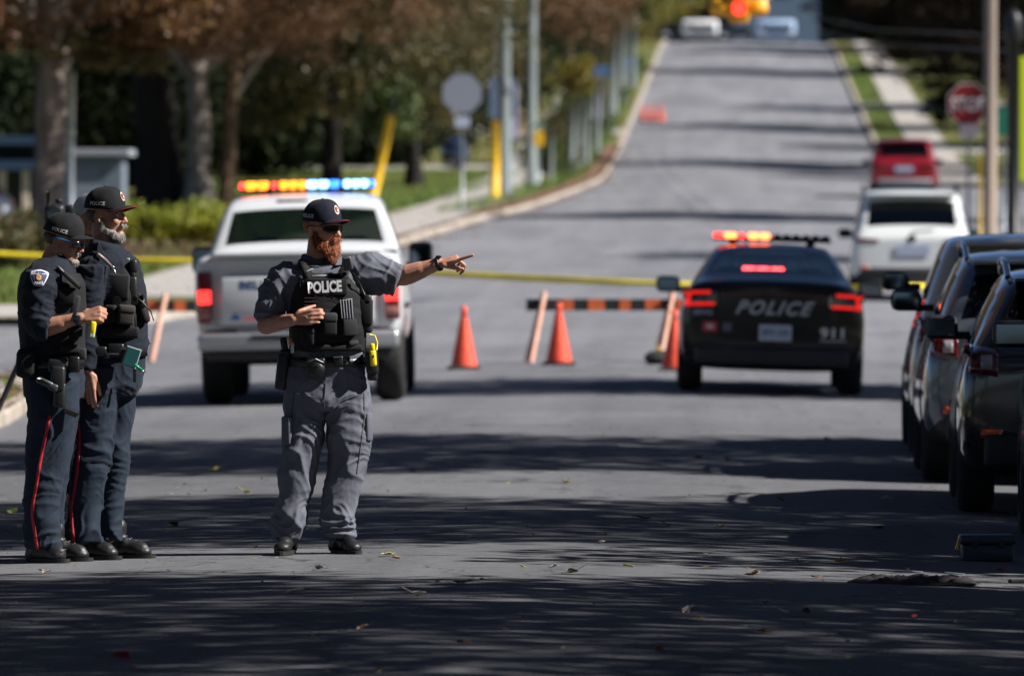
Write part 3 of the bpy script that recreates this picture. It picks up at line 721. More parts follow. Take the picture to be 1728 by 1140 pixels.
for i, (px, D, r_, h) in enumerate(((964,262,.13,2.1),(978,268,.10,2.2),(990,275,.10,2.1),(1008,290,.10,2.3),(1036,335,.14,3.3),(1050,350,.17,3.6),(1030,318,.08,2.6),(1068,372,.13,3.0),(930,252,.07,1.6))):
    upole(px, D, r_, h, ('short' if i < 4 else 'tall')+' pale post on the left verge, '+['nearest of its cluster','second of its cluster','third of its cluster','last under the young tree','before the blue panels','thickest of the far ones','slim, between the clusters','farthest, by the distant cones','beside the small yellow sign'][i], POLEW, cat='post', name='post', arm=False)
def panel(px, py, w, h, D, mat, label, cat='sign', name='board_sign', posts=1):
    c = P(px, py, D); s = F/D; gz_ = g(c.x, D)
    t = thing(name, label, cat, (c.x, D, gz_))
    MB().box((0,0,c.z-gz_), (w/s, .04, h/s), bev=.01).build('panel', mat, t)
    MB().tube([(0,.04,0),(0,.04,c.z-gz_+h/s/2)], .035, 8).build('post', STEEL, t, True); return t
BLUEP = pmat('blue_panel', (.07,.15,.32), .5, var=.2, vscale=3); SLATE = pmat('slate_blue_panel', (.10,.15,.23), .5, var=.25, vscale=2); LILAC = pmat('pale_panel', (.42,.43,.56), .5)
panel(1014, 133, 26, 44, 340, BLUEP, 'blue panel left of the thick pale post'); panel(1064, 128, 20, 60, 380, BLUEP, 'blue panel right of the thick pale post')
panel(848, 166, 46, 68, 236, SLATE, 'slate blue panel behind the darker utility pole'); panel(1008, 178, 16, 44, 300, LILAC, 'pale lilac panel above the verge')
panel(866, 190, 16, 90, 240, LILAC, 'pale narrow panel between the two utility poles')
t = panel(909, 234, 17, 26, 242, YEL, 'small yellow sign attached behind the pale utility pole')
MB().box((0,0,P(909,212,242).z-t.location.z), (.3,.04,.1), bev=.01).build('green_panel', pmat('green_panel', (.02,.18,.10), .5), t)
# stop signs
def octagon(r_): return [(r_*math.cos(R(22.5+45*k)), r_*math.sin(R(22.5+45*k))) for k in range(8)]
def stop_sign(px, py, D, w, label, front):
    c = P(px, py, D); gz_ = g(c.x, D)+TOPZ; H = c.z-gz_
    t = thing('stop_sign', label, 'stop sign', (c.x, D, gz_))
    r_ = w/2/math.cos(R(22.5)); RED = pmat('sign_red', (.27,.007,.010), .5)
    MB().tube([(0,.03,-.1),(0,.03,H+w/2)], .03, 8).build('post', STEEL, t, True)
    pl = MB().prism([(x, z+H) for x, z in octagon(r_)], -.004, .004).build('sign_plate', WHT if front else pmat('grey_sign_back', (.27,.29,.34), .5, .2), t)
    if front:
        MB().prism([(x, z+H) for x, z in octagon(r_*.95)], -.008, -.0045).build('red_face', RED, t)
        me = text_fit('STOP', w*.82, w*.34, bold=.02); co = coords(me); co = np.stack([co[:,0], np.full(len(co), -.0115), co[:,1]+H], 1); set_coords(me, co); link_mesh('lettering', me, WHT, t, False)
    return t
t = stop_sign(780, 158, 203, .92, 'back of the stop sign on the left verge', False)
MB().box((0.0,.0,P(780,206,203).z-t.location.z), (.36,.012,.25), bev=.004).build('small_plate', pmat('pale_plate', (.42,.47,.58), .5), t)
t = stop_sign(1634, 176, 161, .78, 'red STOP sign facing the camera on the right', True)
MB().box((.02,-.01,P(1638,221,161).z-t.location.z), (.36,.006,.26), bev=.002).build('small_plate', pmat('pink_white_plate', (.66,.52,.55), .5), t)
# glossy barrel hanging on the left sign post
c = P(768, 258, 207); gz_ = g(c.x, 207)+TOPZ
t = thing('rain_barrel', 'glossy dark blue round barrel below the back of the stop sign', 'barrel', (c.x, 207, gz_))
BB = pmat('glossy_blue', (.008,.02,.05), .08, coat=1, spec=.8)
h = c.z-gz_
MB().lathe([(.05,h-.42),(.22,h-.36),(.33,h-.15),(.35,h+.02),(.32,h+.2),(.2,h+.33),(.05,h+.38)], 24, cap=True).build('body', BB, t, True)
MB().lathe([(.352,h-.17),(.362,h-.12),(.352,h-.08)], 24).build('hoop', BLK, t, True); MB().lathe([(.335,h+.14),(.345,h+.18),(.325,h+.22)], 24).build('hoop', BLK, t, True)
MB().box((0,.2,h), (.08,.4,.08), bev=.02).build('bracket', BLK, t)
# right poles
u = upole(1671, 152, .125, 9.5, 'brown wooden utility pole right of the stop sign', POLEB)
t = thing('guy_guard', 'thin yellow guard strip left of the brown utility pole', 'guy guard', onground(1654, 153, TOPZ-.02)); MB().tube([(0,0,0),(0,0,2.1)], [.026,.022], 10).build('guard_tube', YEL, t, True)
t = thing('lamp_post', 'dark metal post at the right edge of the picture', 'post', onground(1710, 146, TOPZ-.02)); MB().tube([(0,0,0),(0,0,4.0)], [.115,.10], 12).build('shaft', BLK, t, True); MB().box((0,0,.1), (.34,.34,.2), bev=.02).build('base', BLK, t)
MB().lathe([(.1,4.0),(.16,4.1),(.16,4.45),(.05,4.6)], 12, cap=True).build('lantern', BLK, t, True)
t = thing('warning_sign', 'tall fluorescent yellow-green sign cut by the right edge', 'sign', onground(1742, 142, TOPZ-.02))
MB().box((0,0,2.75), (.42,.03,2.05), bev=.01).build('panel', pmat('fluorescent_yellow', (.60,.72,.01), .5), t); MB().tube([(0,.03,0),(0,.03,3.4)], .035, 8).build('post', STEEL, t, True)
t = thing('street_name_sign', 'small green street-name sign between the right poles', 'sign', onground(1694, 158, TOPZ)); c = P(1691, 205, 158); hz = c.z-t.location.z
MB().box((0,0,hz), (.26,.02,.5), bev=.005).build('panel', pmat('sign_green', (.005,.14,.085), .5), t); MB().tube([(0,.03,0),(0,.03,hz+.3)], .03, 8).build('post', STEEL, t, True)
# grey post, shed, porch at far left
upole(119, 158, .075, 3.5, 'thin grey post right of the big maple', STEEL, cat='post', name='sign_post', arm=False)
SH = pmat('grey_siding', (.13,.16,.20), .8, var=.12, vscale=2)
c = P(160, 330, 182); bz = g(c.x, 182)+TOPZ
t = thing('garden_shed', 'small grey shed with a pale flat roof behind the officers', 'shed', (c.x, 182, bz))
zt = P(160, 262, 182).z-bz
wb = MB(); n_ = int((zt-.05)/.16)
core = MB().box((0,0,zt/2-.02), (1.26,1.5,zt-.04)).build('wall', SH, t)
for k in range(n_):
    o = MB().box((0,-.765,.09+.16*k), (1.28,.03,.15), bev=.004).build('siding_board', SH, t)
MB().box((0,0,zt+.05), (1.62,1.9,.14), bev=.02).build('roof', pmat('pale_fascia', (.26,.28,.31), .7), t)
MB().box((-.15,-.79,.75), (.6,.03,1.4), bev=.005).build('door', pmat('shed_door', (.16,.19,.24), .7), t)
NAVY = pmat('navy_trim', (.02,.045,.09), .5)
c = P(12, 300, 190); bz = g(c.x, 190)
t = thing('porch', 'dark blue porch with cream posts at the left edge', 'porch', (c.x, 190, bz))
MB().box((0,0,P(10,238,190).z-bz), (2.6,2.4,.2), bev=.01).build('roof_beam', NAVY, t); MB().box((0,0,P(10,280,190).z-bz), (2.6,2.4,.22), bev=.01).build('rail_beam', NAVY, t)
for x in (-1.1, -.02, .5):
    MB().box((x,-1.0,(P(10,285,190).z-bz)/2), (.16,.16,P(10,285,190).z-bz), bev=.01).build('post', pmat('cream_paint', (.55,.45,.35), .7), t)
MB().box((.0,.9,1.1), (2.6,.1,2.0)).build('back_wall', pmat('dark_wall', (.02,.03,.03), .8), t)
MB().box((-.3,-1.2,P(10,262,190).z-bz), (.3,.1,.35), bev=.02).build('green_box', pmat('green_box', (.02,.22,.06), .5), t)
# overhead beacon
c = P(1247, 15, 131)
t = thing('overhead_beacon', 'yellow overhead flashing beacon with its red lamp lit', 'traffic light', tuple(c))
YB = pmat('beacon_yellow', (.80,.36,.01), .4)
LR = pmat('red_lamp_lit', (.4,.01,.01), .4, emis=(1,.05,.03), emis_s=1.4)
MB().box((0,0,0), (.32,.32,.34), bev=.04).build('housing', YB, t); MB().box((0,0,.2), (.36,.36,.07), bev=.02).build('cap', YB, t); MB().box((0,0,-.19), (.3,.3,.06), bev=.02).build('base', YB, t)
MB().lathe([(.001,-.17),(.07,-.172),(.105,-.165),(.11,-.16)], 20, 'y').build('red_lamp', LR, t, True)
def visor(ax, nm='visor'):
    mb = MB(); vs = []; fs = []; n = 15
    for j, (rr_, d) in enumerate(((.15,.15),(.155,.46))):
        for k in range(n):
            a = R(-20)+R(220)*k/(n-1); dd = d if j == 0 else d-.10*abs(math.sin((a-R(90))))**2
            vs.append((rr_*math.cos(a), -dd, rr_*math.sin(a)))
    for k in range(n-1): fs.append((k, k+1, n+k+1, n+k))
    me = bpy.data.meshes.new('v'); me.from_pydata(vs, [], fs); me = eval_mods(me, [('SOLIDIFY', dict(thickness=.012))])
    me.transform(Matrix.Rotation(ax, 4, 'Z')); return link_mesh(nm, me, YB, t, True)
for a in (0, math.pi/2, -math.pi/2, math.pi): visor(a)
for sx in (-1,1):
    MB().lathe([(.001,.14*sx),(.12,.145*sx),(.13,.2*sx),(.11,.34*sx),(.09,.44*sx),(.001,.45*sx)], 16, 'x').build('side_lamp_hood', YB, t, True)
MB().tube([(0,0,.2),(0,0,1.6)], .03, 8).build('hanger', STEEL, t); MB().tube([(-14,0,2.1),(-4,0,1.7),(0,0,1.6),(4,0,1.7),(14,0,2.1)], .015, 6).build('span_wire', BLK, t)
# wires over the right trees
for k, (ya, yb, xa, xb) in enumerate(((20, 62, 1340, 1740), (44, 88, 1345, 1740))):
    a, b_ = P(xa, ya, 300), P(xb, yb, 152)
    o = MB().tube([a, a.lerp(b_,.5)-Vector((0,0,.25)), b_], .008, 6).build('overhead_wire', STEEL); tag(o, ['upper','lower'][k]+' overhead wire crossing the dark trees on the right', 'wire')
# crest: white van, dark car, pale blue box truck
def far_box(px0, px1, pyt, pyb, D, body, label, cat, name, roofc=None):
    a = P(px0, pyt, D); b_ = P(px1, pyb, D); w = b_.x-a.x; cx = (a.x+b_.x)/2; gz_ = g(cx, D); h = a.z-gz_
    t = thing(name, label, cat, (cx, D, gz_)); 
    MB().box((0,2,.35+(h-.35)/2), (w,4.6,h-.35), bev=.18).build('body', body, t, True)
    MB().box((0,-.31,h*.66), (w*.82,.04,h*.26), bev=.02).build('windscreen', pmat('dark_glass', (.012,.016,.02), .06, spec=.8), t)
    for sx in (-1,1):
        for yy in (.6, 3.4): MB().lathe([(.1,-.12),(.34,-.12),(.36,0),(.34,.12),(.1,.12)], 16, 'x', (sx*(w/2-.16), yy, .36)).build('wheel', BLK, t, True)
        MB().box((sx*w*.38,-.31,h*.42), (w*.14,.05,.16), bev=.02).build('headlight', pmat('headlight_glass', (.6,.62,.65), .1), t)
    return t
far_box(1150, 1212, 34, 72, 470, pmat('van_white', (.8,.8,.8), .35, coat=.6), 'white van at the crest of the road below the beacon', 'van', 'white_van')
far_box(1214, 1270, 44, 72, 476, pmat('car_black', (.015,.018,.022), .3, coat=.6), 'dark vehicle beside the white van at the crest', 'car', 'dark_car')
t = far_box(1277, 1342, 34, 72, 474, pmat('truck_blue', (.36,.48,.66), .5), 'pale blue box truck at the crest of the road', 'truck', 'box_truck')
far_box(1116, 1142, 56, 72, 472, pmat('car_silver', (.45,.45,.5), .3, coat=.6), 'small silver car left of the white van at the crest', 'car', 'silver_car')
hp = P(1310, 20, 505)
t = thing('house', 'slate blue house front behind the pale blue truck', 'house', (hp.x, 505, 11.4))
MB().box((0,2,3), (5,4,6)).build('wall', pmat('slate_siding', (.10,.15,.21), .8), t); MB().prism([(-3,6),(3,6),(0,8.5)], -.3, 4.3).build('roof', BLK, t); MB().box((.6,-.03,4), (1,.06,1.2), bev=.02).build('window', MATS['dark_glass'], t)
# distant cones
CONEO = pmat('cone_orange', (.72,.075,.032), .55, var=.16, vscale=12)
CONEG = pmat('cone_grime', (.06,.03,.02), .7)
def cone(loc, label, group=None, s=1.0, collar=False, rz=0, tilt=0):
    t = thing('traffic_cone', label, 'traffic cone', loc, (0,tilt,rz), group)
    t.scale = (s,s,s)
    MB().box((0,0,.02), (.38,.38,.035), bev=.015).build('base', BLK if not collar else pmat('cone_base', (.03,.035,.03), .7), t)
    MB().lathe([(.150,.036),(.146,.06),(.052,.54),(.040,.60)], 28).build('cone_body', CONEO, t, True)
    MB().lathe([(.0405,.58),(.037,.60),(.034,.612),(.036,.625),(.0355,.70),(.02,.715),(.001,.716)], 20).build('tip', CONEO, t, True)
    if collar: MB().lathe([(.0415,.57),(.0395,.585),(.036,.612),(.0385,.614)], 20).build('collar', CONEG, t, True)
    return t
for i, px in enumerate((1085, 1100, 1115)):
    p = drop(px, 206, 0, 250, 420); cone(p, ['leftmost','middle','rightmost'][i]+' of the three small distant orange cones on the left of the road', 'three distant orange cones')
# ------------------------------------------------------------------ vehicles
TYRE = pmat('tyre_rubber', (.012,.012,.012), .85, var=.3, vscale=20, bump=.3, bscale=80)
RIM = pmat('alloy_rim', (.22,.22,.23), .35, .8); DRIM = pmat('black_steel_rim', (.02,.02,.02), .4, .5)
LINER = pmat('wheel_arch_liner', (.006,.006,.006), .9); TRIM = pmat('dark_trim', (.014,.014,.016), .55, var=.2, vscale=30)
GLD = glassmat('tinted_car_glass', (.06,.075,.075)); GLC = glassmat('clear_car_glass', (.24,.28,.24)); GLM = glassmat('rear_tint_glass', (.16,.22,.24))
LAMPR = pmat('tail_lamp_red', (.10,.004,.004), .12, coat=1, var=.3, vscale=14)
LAMPR_ON = pmat('tail_lamp_lit', (.5,.01,.008), .2, emis=(1,.02,.012), emis_s=.42)
BRAKE_ON = pmat('brake_lamp_lit', (.5,.01,.008), .2, emis=(1,.025,.02), emis_s=2.2)
CHROME = pmat('chrome', (.55,.55,.56), .12, 1.0)
PLATE = pmat('licence_plate_white', (.42,.48,.56), .45); INK = pmat('plate_blue_ink', (.03,.07,.25), .5)
SEAT = pmat('seat_fabric', (.025,.025,.028), .9)
def ring(st):
    y, zb, w, zm, wb, zbelt, wr, zr = st
    return [(0,zb), (w*.78,zb), (w-.03,zb+.07), (w,zm), (wb,zbelt), (wr,zr-.045), (wr-.07,zr), (wr*.5,zr+.02), (0,zr+.028)]
def car_shell(stations, glass, W_arches, r_arch, roofmat_idx=None, levels=2, y_scale=1.0):
    """stations -> closed subdivided mesh with face groups in material_index: 0 body 1 side glass 2 rear glass 3 windscreen 4 liner 5 lower trim"""
    rings = [ring(s) for s in stations]; ns = len(rings); K = 9
    full = []
    for s, rg in zip(stations, rings):
        full.append([(x, s[0], z) for x, z in rg]+[(-x, s[0], z) for x, z in rg[-2:0:-1]])
    N = len(full[0])            # 16
    vs = [v for r_ in full for v in r_]; fs = []; mi = []
    for i in range(ns-1):
        for k in range(N):
            fs.append((i*N+k, i*N+(k+1)%N, (i+1)*N+(k+1)%N, (i+1)*N+k))
            kk = k if k < 8 else 15-k
            m = 0
            if kk == 4 and i in glass['side']: m = 1
            elif kk in (6,7) and i in glass['rear']: m = 2
            elif kk in (5,6,7) and i in glass['front']: m = 3
            elif kk in (0,1): m = 5
            mi.append(m)
    # end caps as strips of quads between left and right
    for base, flip in ((0, False), ((ns-1)*N, True)):
        for k in range(0, 8):
            a, b_, c, d = k, k+1, (16-k-1) % 16, (16-k) % 16
            idx = []
            for q in (a, b_, c, d):
                if base+q not in idx: idx.append(base+q)
            if len(idx) < 3: continue
            fs.append(tuple(idx if flip else idx[::-1])); mi.append(5 if k == 0 else 0)
    me = bpy.data.meshes.new('shell'); me.from_pydata(vs, [], fs)
    for i in range(6): me.materials.append(MATS['dark_trim'])
    me.polygons.foreach_set('material_index', mi); me.update()
    cutters = MB()
    cm = None
    if W_arches:
        for y in W_arches:
            for sx in (-1,1): cutters.lathe([(r_arch,-.3),(r_arch,.3)], 28, 'x', (sx*1.02, y, r_arch-.07), cap=True)
        cm = cutters.raw('cut')
        for i in range(6): cm.materials.append(MATS['dark_trim'])
        cm.polygons.foreach_set('material_index', [4]*len(cm.polygons))
    me = eval_mods(me, [('SUBSURF', dict(levels=levels, render_levels=levels))])
    bm = bmesh.new(); bm.from_mesh(me); bmesh.ops.recalc_face_normals(bm, faces=bm.faces); bm.to_mesh(me); bm.free()
    solid = me.copy()
    if cm is not None:
        bm = bmesh.new(); bm.from_mesh(cm); bmesh.ops.recalc_face_normals(bm, faces=bm.faces); bm.to_mesh(cm); bm.free()
        co_ = bpy.data.objects.new('cut', cm); C.objects.link(co_)
        me = eval_mods(me, [('BOOLEAN', dict(operation='DIFFERENCE', solver='EXACT', object=co_))])
        bpy.data.objects.remove(co_)
    return me, solid
def split(me, groups):
    n = len(me.polygons); mi = np.empty(n, np.int32); me.polygons.foreach_get('material_index', mi)
    co = coords(me); out = {}
    polys = [tuple(p.vertices) for p in me.polygons]
    for key, ids in groups.items():
        sel = [polys[i] for i in range(n) if mi[i] in ids]
        if not sel: continue
        used = sorted({v for f in sel for v in f}); mp = {v: i for i, v in enumerate(used)}
        m = bpy.data.meshes.new(key); m.from_pydata([tuple(co[v]) for v in used], [], [tuple(mp[v] for v in f) for f in sel]); m.update(); out[key] = m
    return out
def bvh_of(me):
    return BVHTree.FromPolygons([v.co.copy() for v in me.vertices], [tuple(p.vertices) for p in me.polygons])
def proj(bvh, x, z, off=.008, default=0.0):
    h = bvh.ray_cast(Vector((x, -3, z)), Vector((0, 1, 0)))
    return Vector((x, (h[0].y if h[0] is not None else default)-off, z))
def patch(bvh, poly_fn, nx, nz, off=.012, thick=.03):
    """poly_fn(u,v)->(x,z)"""
    vs = []; fs = []
    for j in range(nz+1):
        for i in range(nx+1):
            x, z = poly_fn(i/nx, j/nz); vs.append(proj(bvh, x, z, off))
    for j in range(nz):
        for i in range(nx):
            a = j*(nx+1)+i; fs.append((a, a+1, a+nx+2, a+nx+1))
    me = bpy.data.meshes.new('p'); me.from_pydata([tuple(v) for v in vs], [], fs)
    if np.mean([p.normal.y for p in me.polygons]) > 0: me.flip_normals()
    me = eval_mods(me, [('SOLIDIFY', dict(thickness=thick, offset=-1.0))])
    return me
def decal_text(bvh, txt, x, z, w, h, mat, parent, off=.006, name='lettering', **kw):
    me = text_fit(txt, w, h, **kw); a = coords(me)
    co = np.array([proj(bvh, x+p[0], z+p[1], off) for p in a]); set_coords(me, co)
    return link_mesh(name, me, mat, parent, False)
def wheel_set(root, W, ys, r_, wd=.23, rim=None, inset=.0):
    tm = MB().lathe([(r_*.60,-wd/2),(r_*.86,-wd/2),(r_*.97,-wd*.36),(r_,-wd*.22),(r_,wd*.22),(r_*.97,wd*.36),(r_*.86,wd/2),(r_*.60,wd/2)], 36, 'x').raw('tyre')
    rb = MB().lathe([(.001,wd*.25),(r_*.16,wd*.30),(r_*.2,wd*.2),(r_*.55,wd*.12),(r_*.58,wd*.40),(r_*.62,wd*.47),(r_*.64,-wd*.45),(r_*.5,-wd*.4),(.001,-wd*.4)], 30, 'x')
    for k in range(5):
        a = 2*math.pi*k/5; rb.box((wd*.30, math.cos(a)*r_*.35, math.sin(a)*r_*.35), (.03, r_*.46, r_*.14), Euler((a,0,0)).to_matrix(), .008)
    rm = rb.raw('rim'); tm.materials.append(TYRE); rm.materials.append(rim or RIM)
    for m in (tm, rm): m.polygons.foreach_set('use_smooth', [m is tm]*len(m.polygons))
    for y in ys:
        for sx in (-1,1):
            o = bpy.data.objects.new('wheel', tm); C.objects.link(o); o.parent = root; o.location = (sx*(W-wd/2-.02-inset), y, r_)
            if sx < 0: o.rotation_euler = (0,0,math.pi)
            q = bpy.data.objects.new('rim', rm); C.objects.link(q); q.parent = o
def mirror(root, sx, x, y, z, w=.24, h=.17, mat=None, shell=None):
    m = MB().box((sx*(x+w/2), y+.06, z), (w, .16, h), bev=.05); m.box((sx*(x-.02), y+.1, z-h*.35), (.14,.06,.05), bev=.01)
    o = m.build('side_mirror', shell or TRIM, root, True)
    MB().box((sx*(x+w/2), y-.025, z), (w*.84,.012,h*.76), bev=.005).build('mirror_glass', pmat('mirror_glass', (.10,.13,.16), .03, 1.0), o)
def seats(root, zb, zt, xs, y, w=.46):
    for x in xs:
        mb = MB().box((x,y,(zb+zt)/2), (w,.16,zt-zb), bev=.06); mb.box((x,y,zt+.10), (.26,.12,.18), bev=.05); mb.tube([(x-.06,y,zt-.02),(x-.06,y,zt+.06)], .008, 6); mb.tube([(x+.06,y,zt-.02),(x+.06,y,zt+.06)], .008, 6)
        mb.build('seat', SEAT, root, True)
def paint(name, col, rough=.28, coat=.9, metal=0.0, **kw): return pmat(name, col, rough, metal, coat=coat, **kw)
GR = {'body':(0,), 'side_windows':(1,), 'rear_window':(2,), 'windscreen':(3,), 'wheel_arches':(4,), 'lower_trim':(5,)}
def assemble(root, stations, glass, arches, r_arch, bodym, trimm=None, glassm=GLD, rearm=None):
    me, solid = car_shell(stations, glass, arches, r_arch)
    pr = split(me, GR); mm = {'body': bodym, 'side_windows': glassm, 'rear_window': rearm or glassm, 'windscreen': glassm, 'wheel_arches': LINER, 'lower_trim': trimm or TRIM}
    wa = pr.pop('wheel_arches', None)
    if wa is not None:
        cw = coords(wa); fl_ = [tuple(p.vertices) for p in wa.polygons]; ymid = (min(arches)+max(arches))/2
        for qx in (0,1):
            for qy in (0,1):
                ff = [f for f in fl_ if (cw[f[0]][0] > 0) == bool(qx) and (cw[f[0]][1] > ymid) == bool(qy)]
                if not ff: continue
                us = sorted({v for f in ff for v in f}); mp_ = {v: i for i, v in enumerate(us)}
                mesh_of('wheel_arch', [cw[v] for v in us], [tuple(mp_[v] for v in f) for f in ff], LINER, root, True)
    sw = pr.pop('side_windows', None)
    if sw is not None:
        cw = coords(sw); cw += normals(sw)*(-.004); fl_ = [tuple(p.vertices) for p in sw.polygons]
        for qx in (0,1):
            ff = [f for f in fl_ if (cw[f[0]][0] > 0) == bool(qx)]
            if not ff: continue
            us = sorted({v for f in ff for v in f}); mp_ = {v: i for i, v in enumerate(us)}
            mesh_of('side_window', [cw[v] for v in us], [tuple(mp_[v] for v in f) for f in ff], glassm, root, True)
    for k, m in pr.items():
        if k in ('rear_window', 'side_windows', 'windscreen'):
            co = coords(m); set_coords(m, co+normals(m)*(-.004))
        link_mesh(k, m, mm[k], root, True)
    return bvh_of(solid)
def rear_details_suv(root, bvh, sp):
    pass

def suv(label, cat, px_left, D, bodym, H=1.66, W=.92, L=4.6, lamp='wrap', rot=0., group=None, rails=True, roofm=None, plate=True, trimh=.5, name='parked_suv', x=None, roll=0., mirz=1.06, sc_=1.0, tum=.28):
    X = x if x is not None else P(px_left, 400, D).x+W
    root = thing(name, label, cat, (X, D, g(X, D)), (0,roll,rot), group); root.scale = (sc_,sc_,sc_)
    wr = W-tum
    st = [(0.0,.46,W-.14,.6,W-.13,.86,W-.18,.93), (.03,.34,W-.05,.62,W-.06,.96,W-.12,1.02), (.10,.29,W-.01,.62,W-.045,1.0,W-.14,1.09), (.44,.25,W,.62,W-.05,1.02,wr-.02,H-.10), (.62,.24,W,.62,W-.05,1.02,wr,H-.03), (1.2,.23,W,.62,W-.05,1.01,wr+.01,H), (2.3,.23,W,.62,W-.05,1.0,wr,H-.01), (2.95,.23,W,.62,W-.06,.99,wr-.03,H-.10), (3.65,.24,W,.6,W-.09,.96,W-.18,1.04), (4.3,.28,W-.06,.58,W-.13,.84,W-.22,.93), (L,.4,W-.22,.55,W-.26,.68,W-.34,.76)]
    bvh = assemble(root, st, dict(side=[3,4,5,6,7], rear=[2], front=[7]), (.92, 3.62), .40, bodym, TRIM)
    MB().box((0,.012,.42), (2*W-.34,.10,.22), bev=.04).build('rear_bumper', TRIM, root, True)
    # spoiler, wiper, handle, plate, lamps
    MB().box((0,.38,H-.065), (2*wr-.16,.30,.035), bev=.015).build('spoiler', bodym, root, True)
    MB().tube([proj(bvh, 0, 1.09, .02), proj(bvh, .34, 1.12, .02)], .009, 6).build('wiper', TRIM, root)
    if plate:
        pb = proj(bvh, 0, .76, .01); MB().box((0,pb.y-.008,.76), (.32,.014,.155), bev=.004).build('licence_plate', PLATE, root)
        decal = text_fit('CKRT 482', .25, .06, bold=.01); co = coords(decal); set_coords(decal, np.stack([co[:,0], np.full(len(co), pb.y-.017), co[:,1]+.765], 1)); link_mesh('plate_lettering', decal, INK, root, False)
    for sx in (-1,1):
        if lamp == 'wrap': f = lambda u, v: (sx*(W-.085-.30*u), .885+.10*v*(1-.35*u)+.02*u)
        elif lamp == 'tall': f = lambda u, v: (sx*(W-.075-.18*u), .90+.17*v-.03*u)
        else: f = lambda u, v: (sx*(W-.08-.36*u), .93+.075*v*(1-.5*u))
        link_mesh('tail_lamp', patch(bvh, f, 8, 4, .014, .03), LAMPR, root, True)
        if lamp == 'tall': link_mesh('reverse_lens', patch(bvh, lambda u, v: (sx*(W-.15-.07*u), .92+.085*v), 3, 2, .022, .012), pmat('clear_lens', (.35,.33,.34), .1, coat=1), root, True)
        link_mesh('reflector', patch(bvh, lambda u, v: (sx*(W-.15-.13*u), .50+.05*v), 3, 2, .03, .02), pmat('amber_reflector', (.5,.06,.01), .2, coat=.8), root, True)
        mirror(root, sx, W-.06, 2.75, mirz, .22, .155, shell=TRIM)
        if rails:
            mb = MB().tube([(sx*(wr-.05),.62,H-.05),(sx*(wr-.04),.78,H+.035),(sx*(wr-.03),1.2,H+.06),(sx*(wr-.04),2.3,H+.05),(sx*(wr-.06),2.75,H-.03)], .021, 8); mb.build('roof_rail', CHROME if rails == 'chrome' else TRIM, root, True)
    seats(root, .55, 1.02, (-.42, .42), 2.1); seats(root, .55, 1.0, (-.42, 0, .42), 1.15, .4)
    wheel_set(root, W, (.92, 3.62), .35)
    return root, bvh

# --- police sedan
BLACKP = paint('police_black_paint', (.0035,.004,.005), .3, .35, spec=.25)
cx = P(1300, 400, 86).x
root = thing('police_sedan', 'black marked police sedan seen from behind, its left roof lights flashing red', 'police car', (cx, 85.7, g(cx, 85.7)+.0), (0,R(1.7),R(0.6)))
W = .95
st = [(0.0,.50,.80,.66,.80,1.02,.76,1.08), (.04,.36,.90,.70,.88,1.06,.80,1.125), (.16,.27,.94,.72,.90,1.04,.80,1.14), (.50,.24,.95,.72,.89,1.04,.77,1.155), (.72,.23,.955,.72,.885,1.05,.735,1.19), (1.42,.22,.955,.70,.88,1.05,.61,1.455), (1.75,.22,.955,.70,.88,1.04,.605,1.485), (2.5,.22,.955,.68,.88,1.02,.61,1.49), (2.95,.22,.95,.68,.88,1.0,.60,1.46), (3.75,.23,.95,.66,.87,.98,.74,1.06), (4.6,.28,.90,.6,.82,.88,.72,.95), (5.05,.4,.72,.55,.66,.72,.58,.80)]
bvh = assemble(root, st, dict(side=[4,5,6,7,8], rear=[4], front=[8]), (1.0, 4.05), .42, BLACKP, TRIM, GLM, glassmat('blue_rear_glass', (.24,.32,.36), .95, 2.3))
MB().box((0,.02,.38), (1.55,.12,.20), bev=.04).build('rear_bumper', TRIM, root, True)
seats(root, .55, 1.08, (-.42, .42), 2.45); seats(root, .5, 1.02, (-.36, .36), 1.55, .6)
cg = MB()
for k in range(9): cg.tube([(-.6+.15*k, 2.0, .9), (-.55+.1375*k, 2.0, 1.38)], .008, 6)
cg.box((0,2.0,1.40), (1.2,.02,.03)); cg.box((0,2.0,1.12), (1.25,.02,.03)); cg.build('prisoner_screen', TRIM, root)
# race-track tail lamps: a red ring with dark middle, joined by a thin dark red strip
for sx in (-1,1):
    hs = link_mesh('tail_lamp', patch(bvh, lambda u, v: (sx*(.895-.33*u), .865+.17*v+.02*(1-u)*(v-.5)), 10, 5, .010, .03), pmat('lamp_housing', (.02,.004,.004), .1, coat=1), root, True)
    for (a, b_) in (((0.06,.86),(.80,1.0)), ((0.0,1.0),(.02,.22))):
        link_mesh('lamp_strip', patch(bvh, lambda u, v: (sx*(.888-.30*(a[0]+(a[1]-a[0])*u)), .872+.15*(b_[0]+(b_[1]-b_[0])*v)+.012*u), 10, 2, .022, .012), LAMPR_ON, hs, True)
    link_mesh('lamp_strip', patch(bvh, lambda u, v: (sx*(.888-.05*u), .872+.15*v), 2, 6, .023, .012), LAMPR_ON, hs, True)
    mirror(root, sx, .93, 3.25, 1.06, .25, .17)
link_mesh('lamp_bar', patch(bvh, lambda u, v: (-.53+1.06*u, .985+.018*v+.03*math.sin(math.pi*u)), 16, 1, .008, .01), LAMPR, root, True)
GREYL = pmat('reflective_grey_lettering', (.36,.38,.40), .35)
decal_text(bvh, 'POLICE', 0.02, .875, .80, .145, GREYL, root, shear=.45, bold=.035, spacing=1.25)
pb = proj(bvh, 0.03, .66, .012); MB().box((.03,pb.y-.006,.625), (.33,.014,.165), bev=.004).build('licence_plate', PLATE, root)
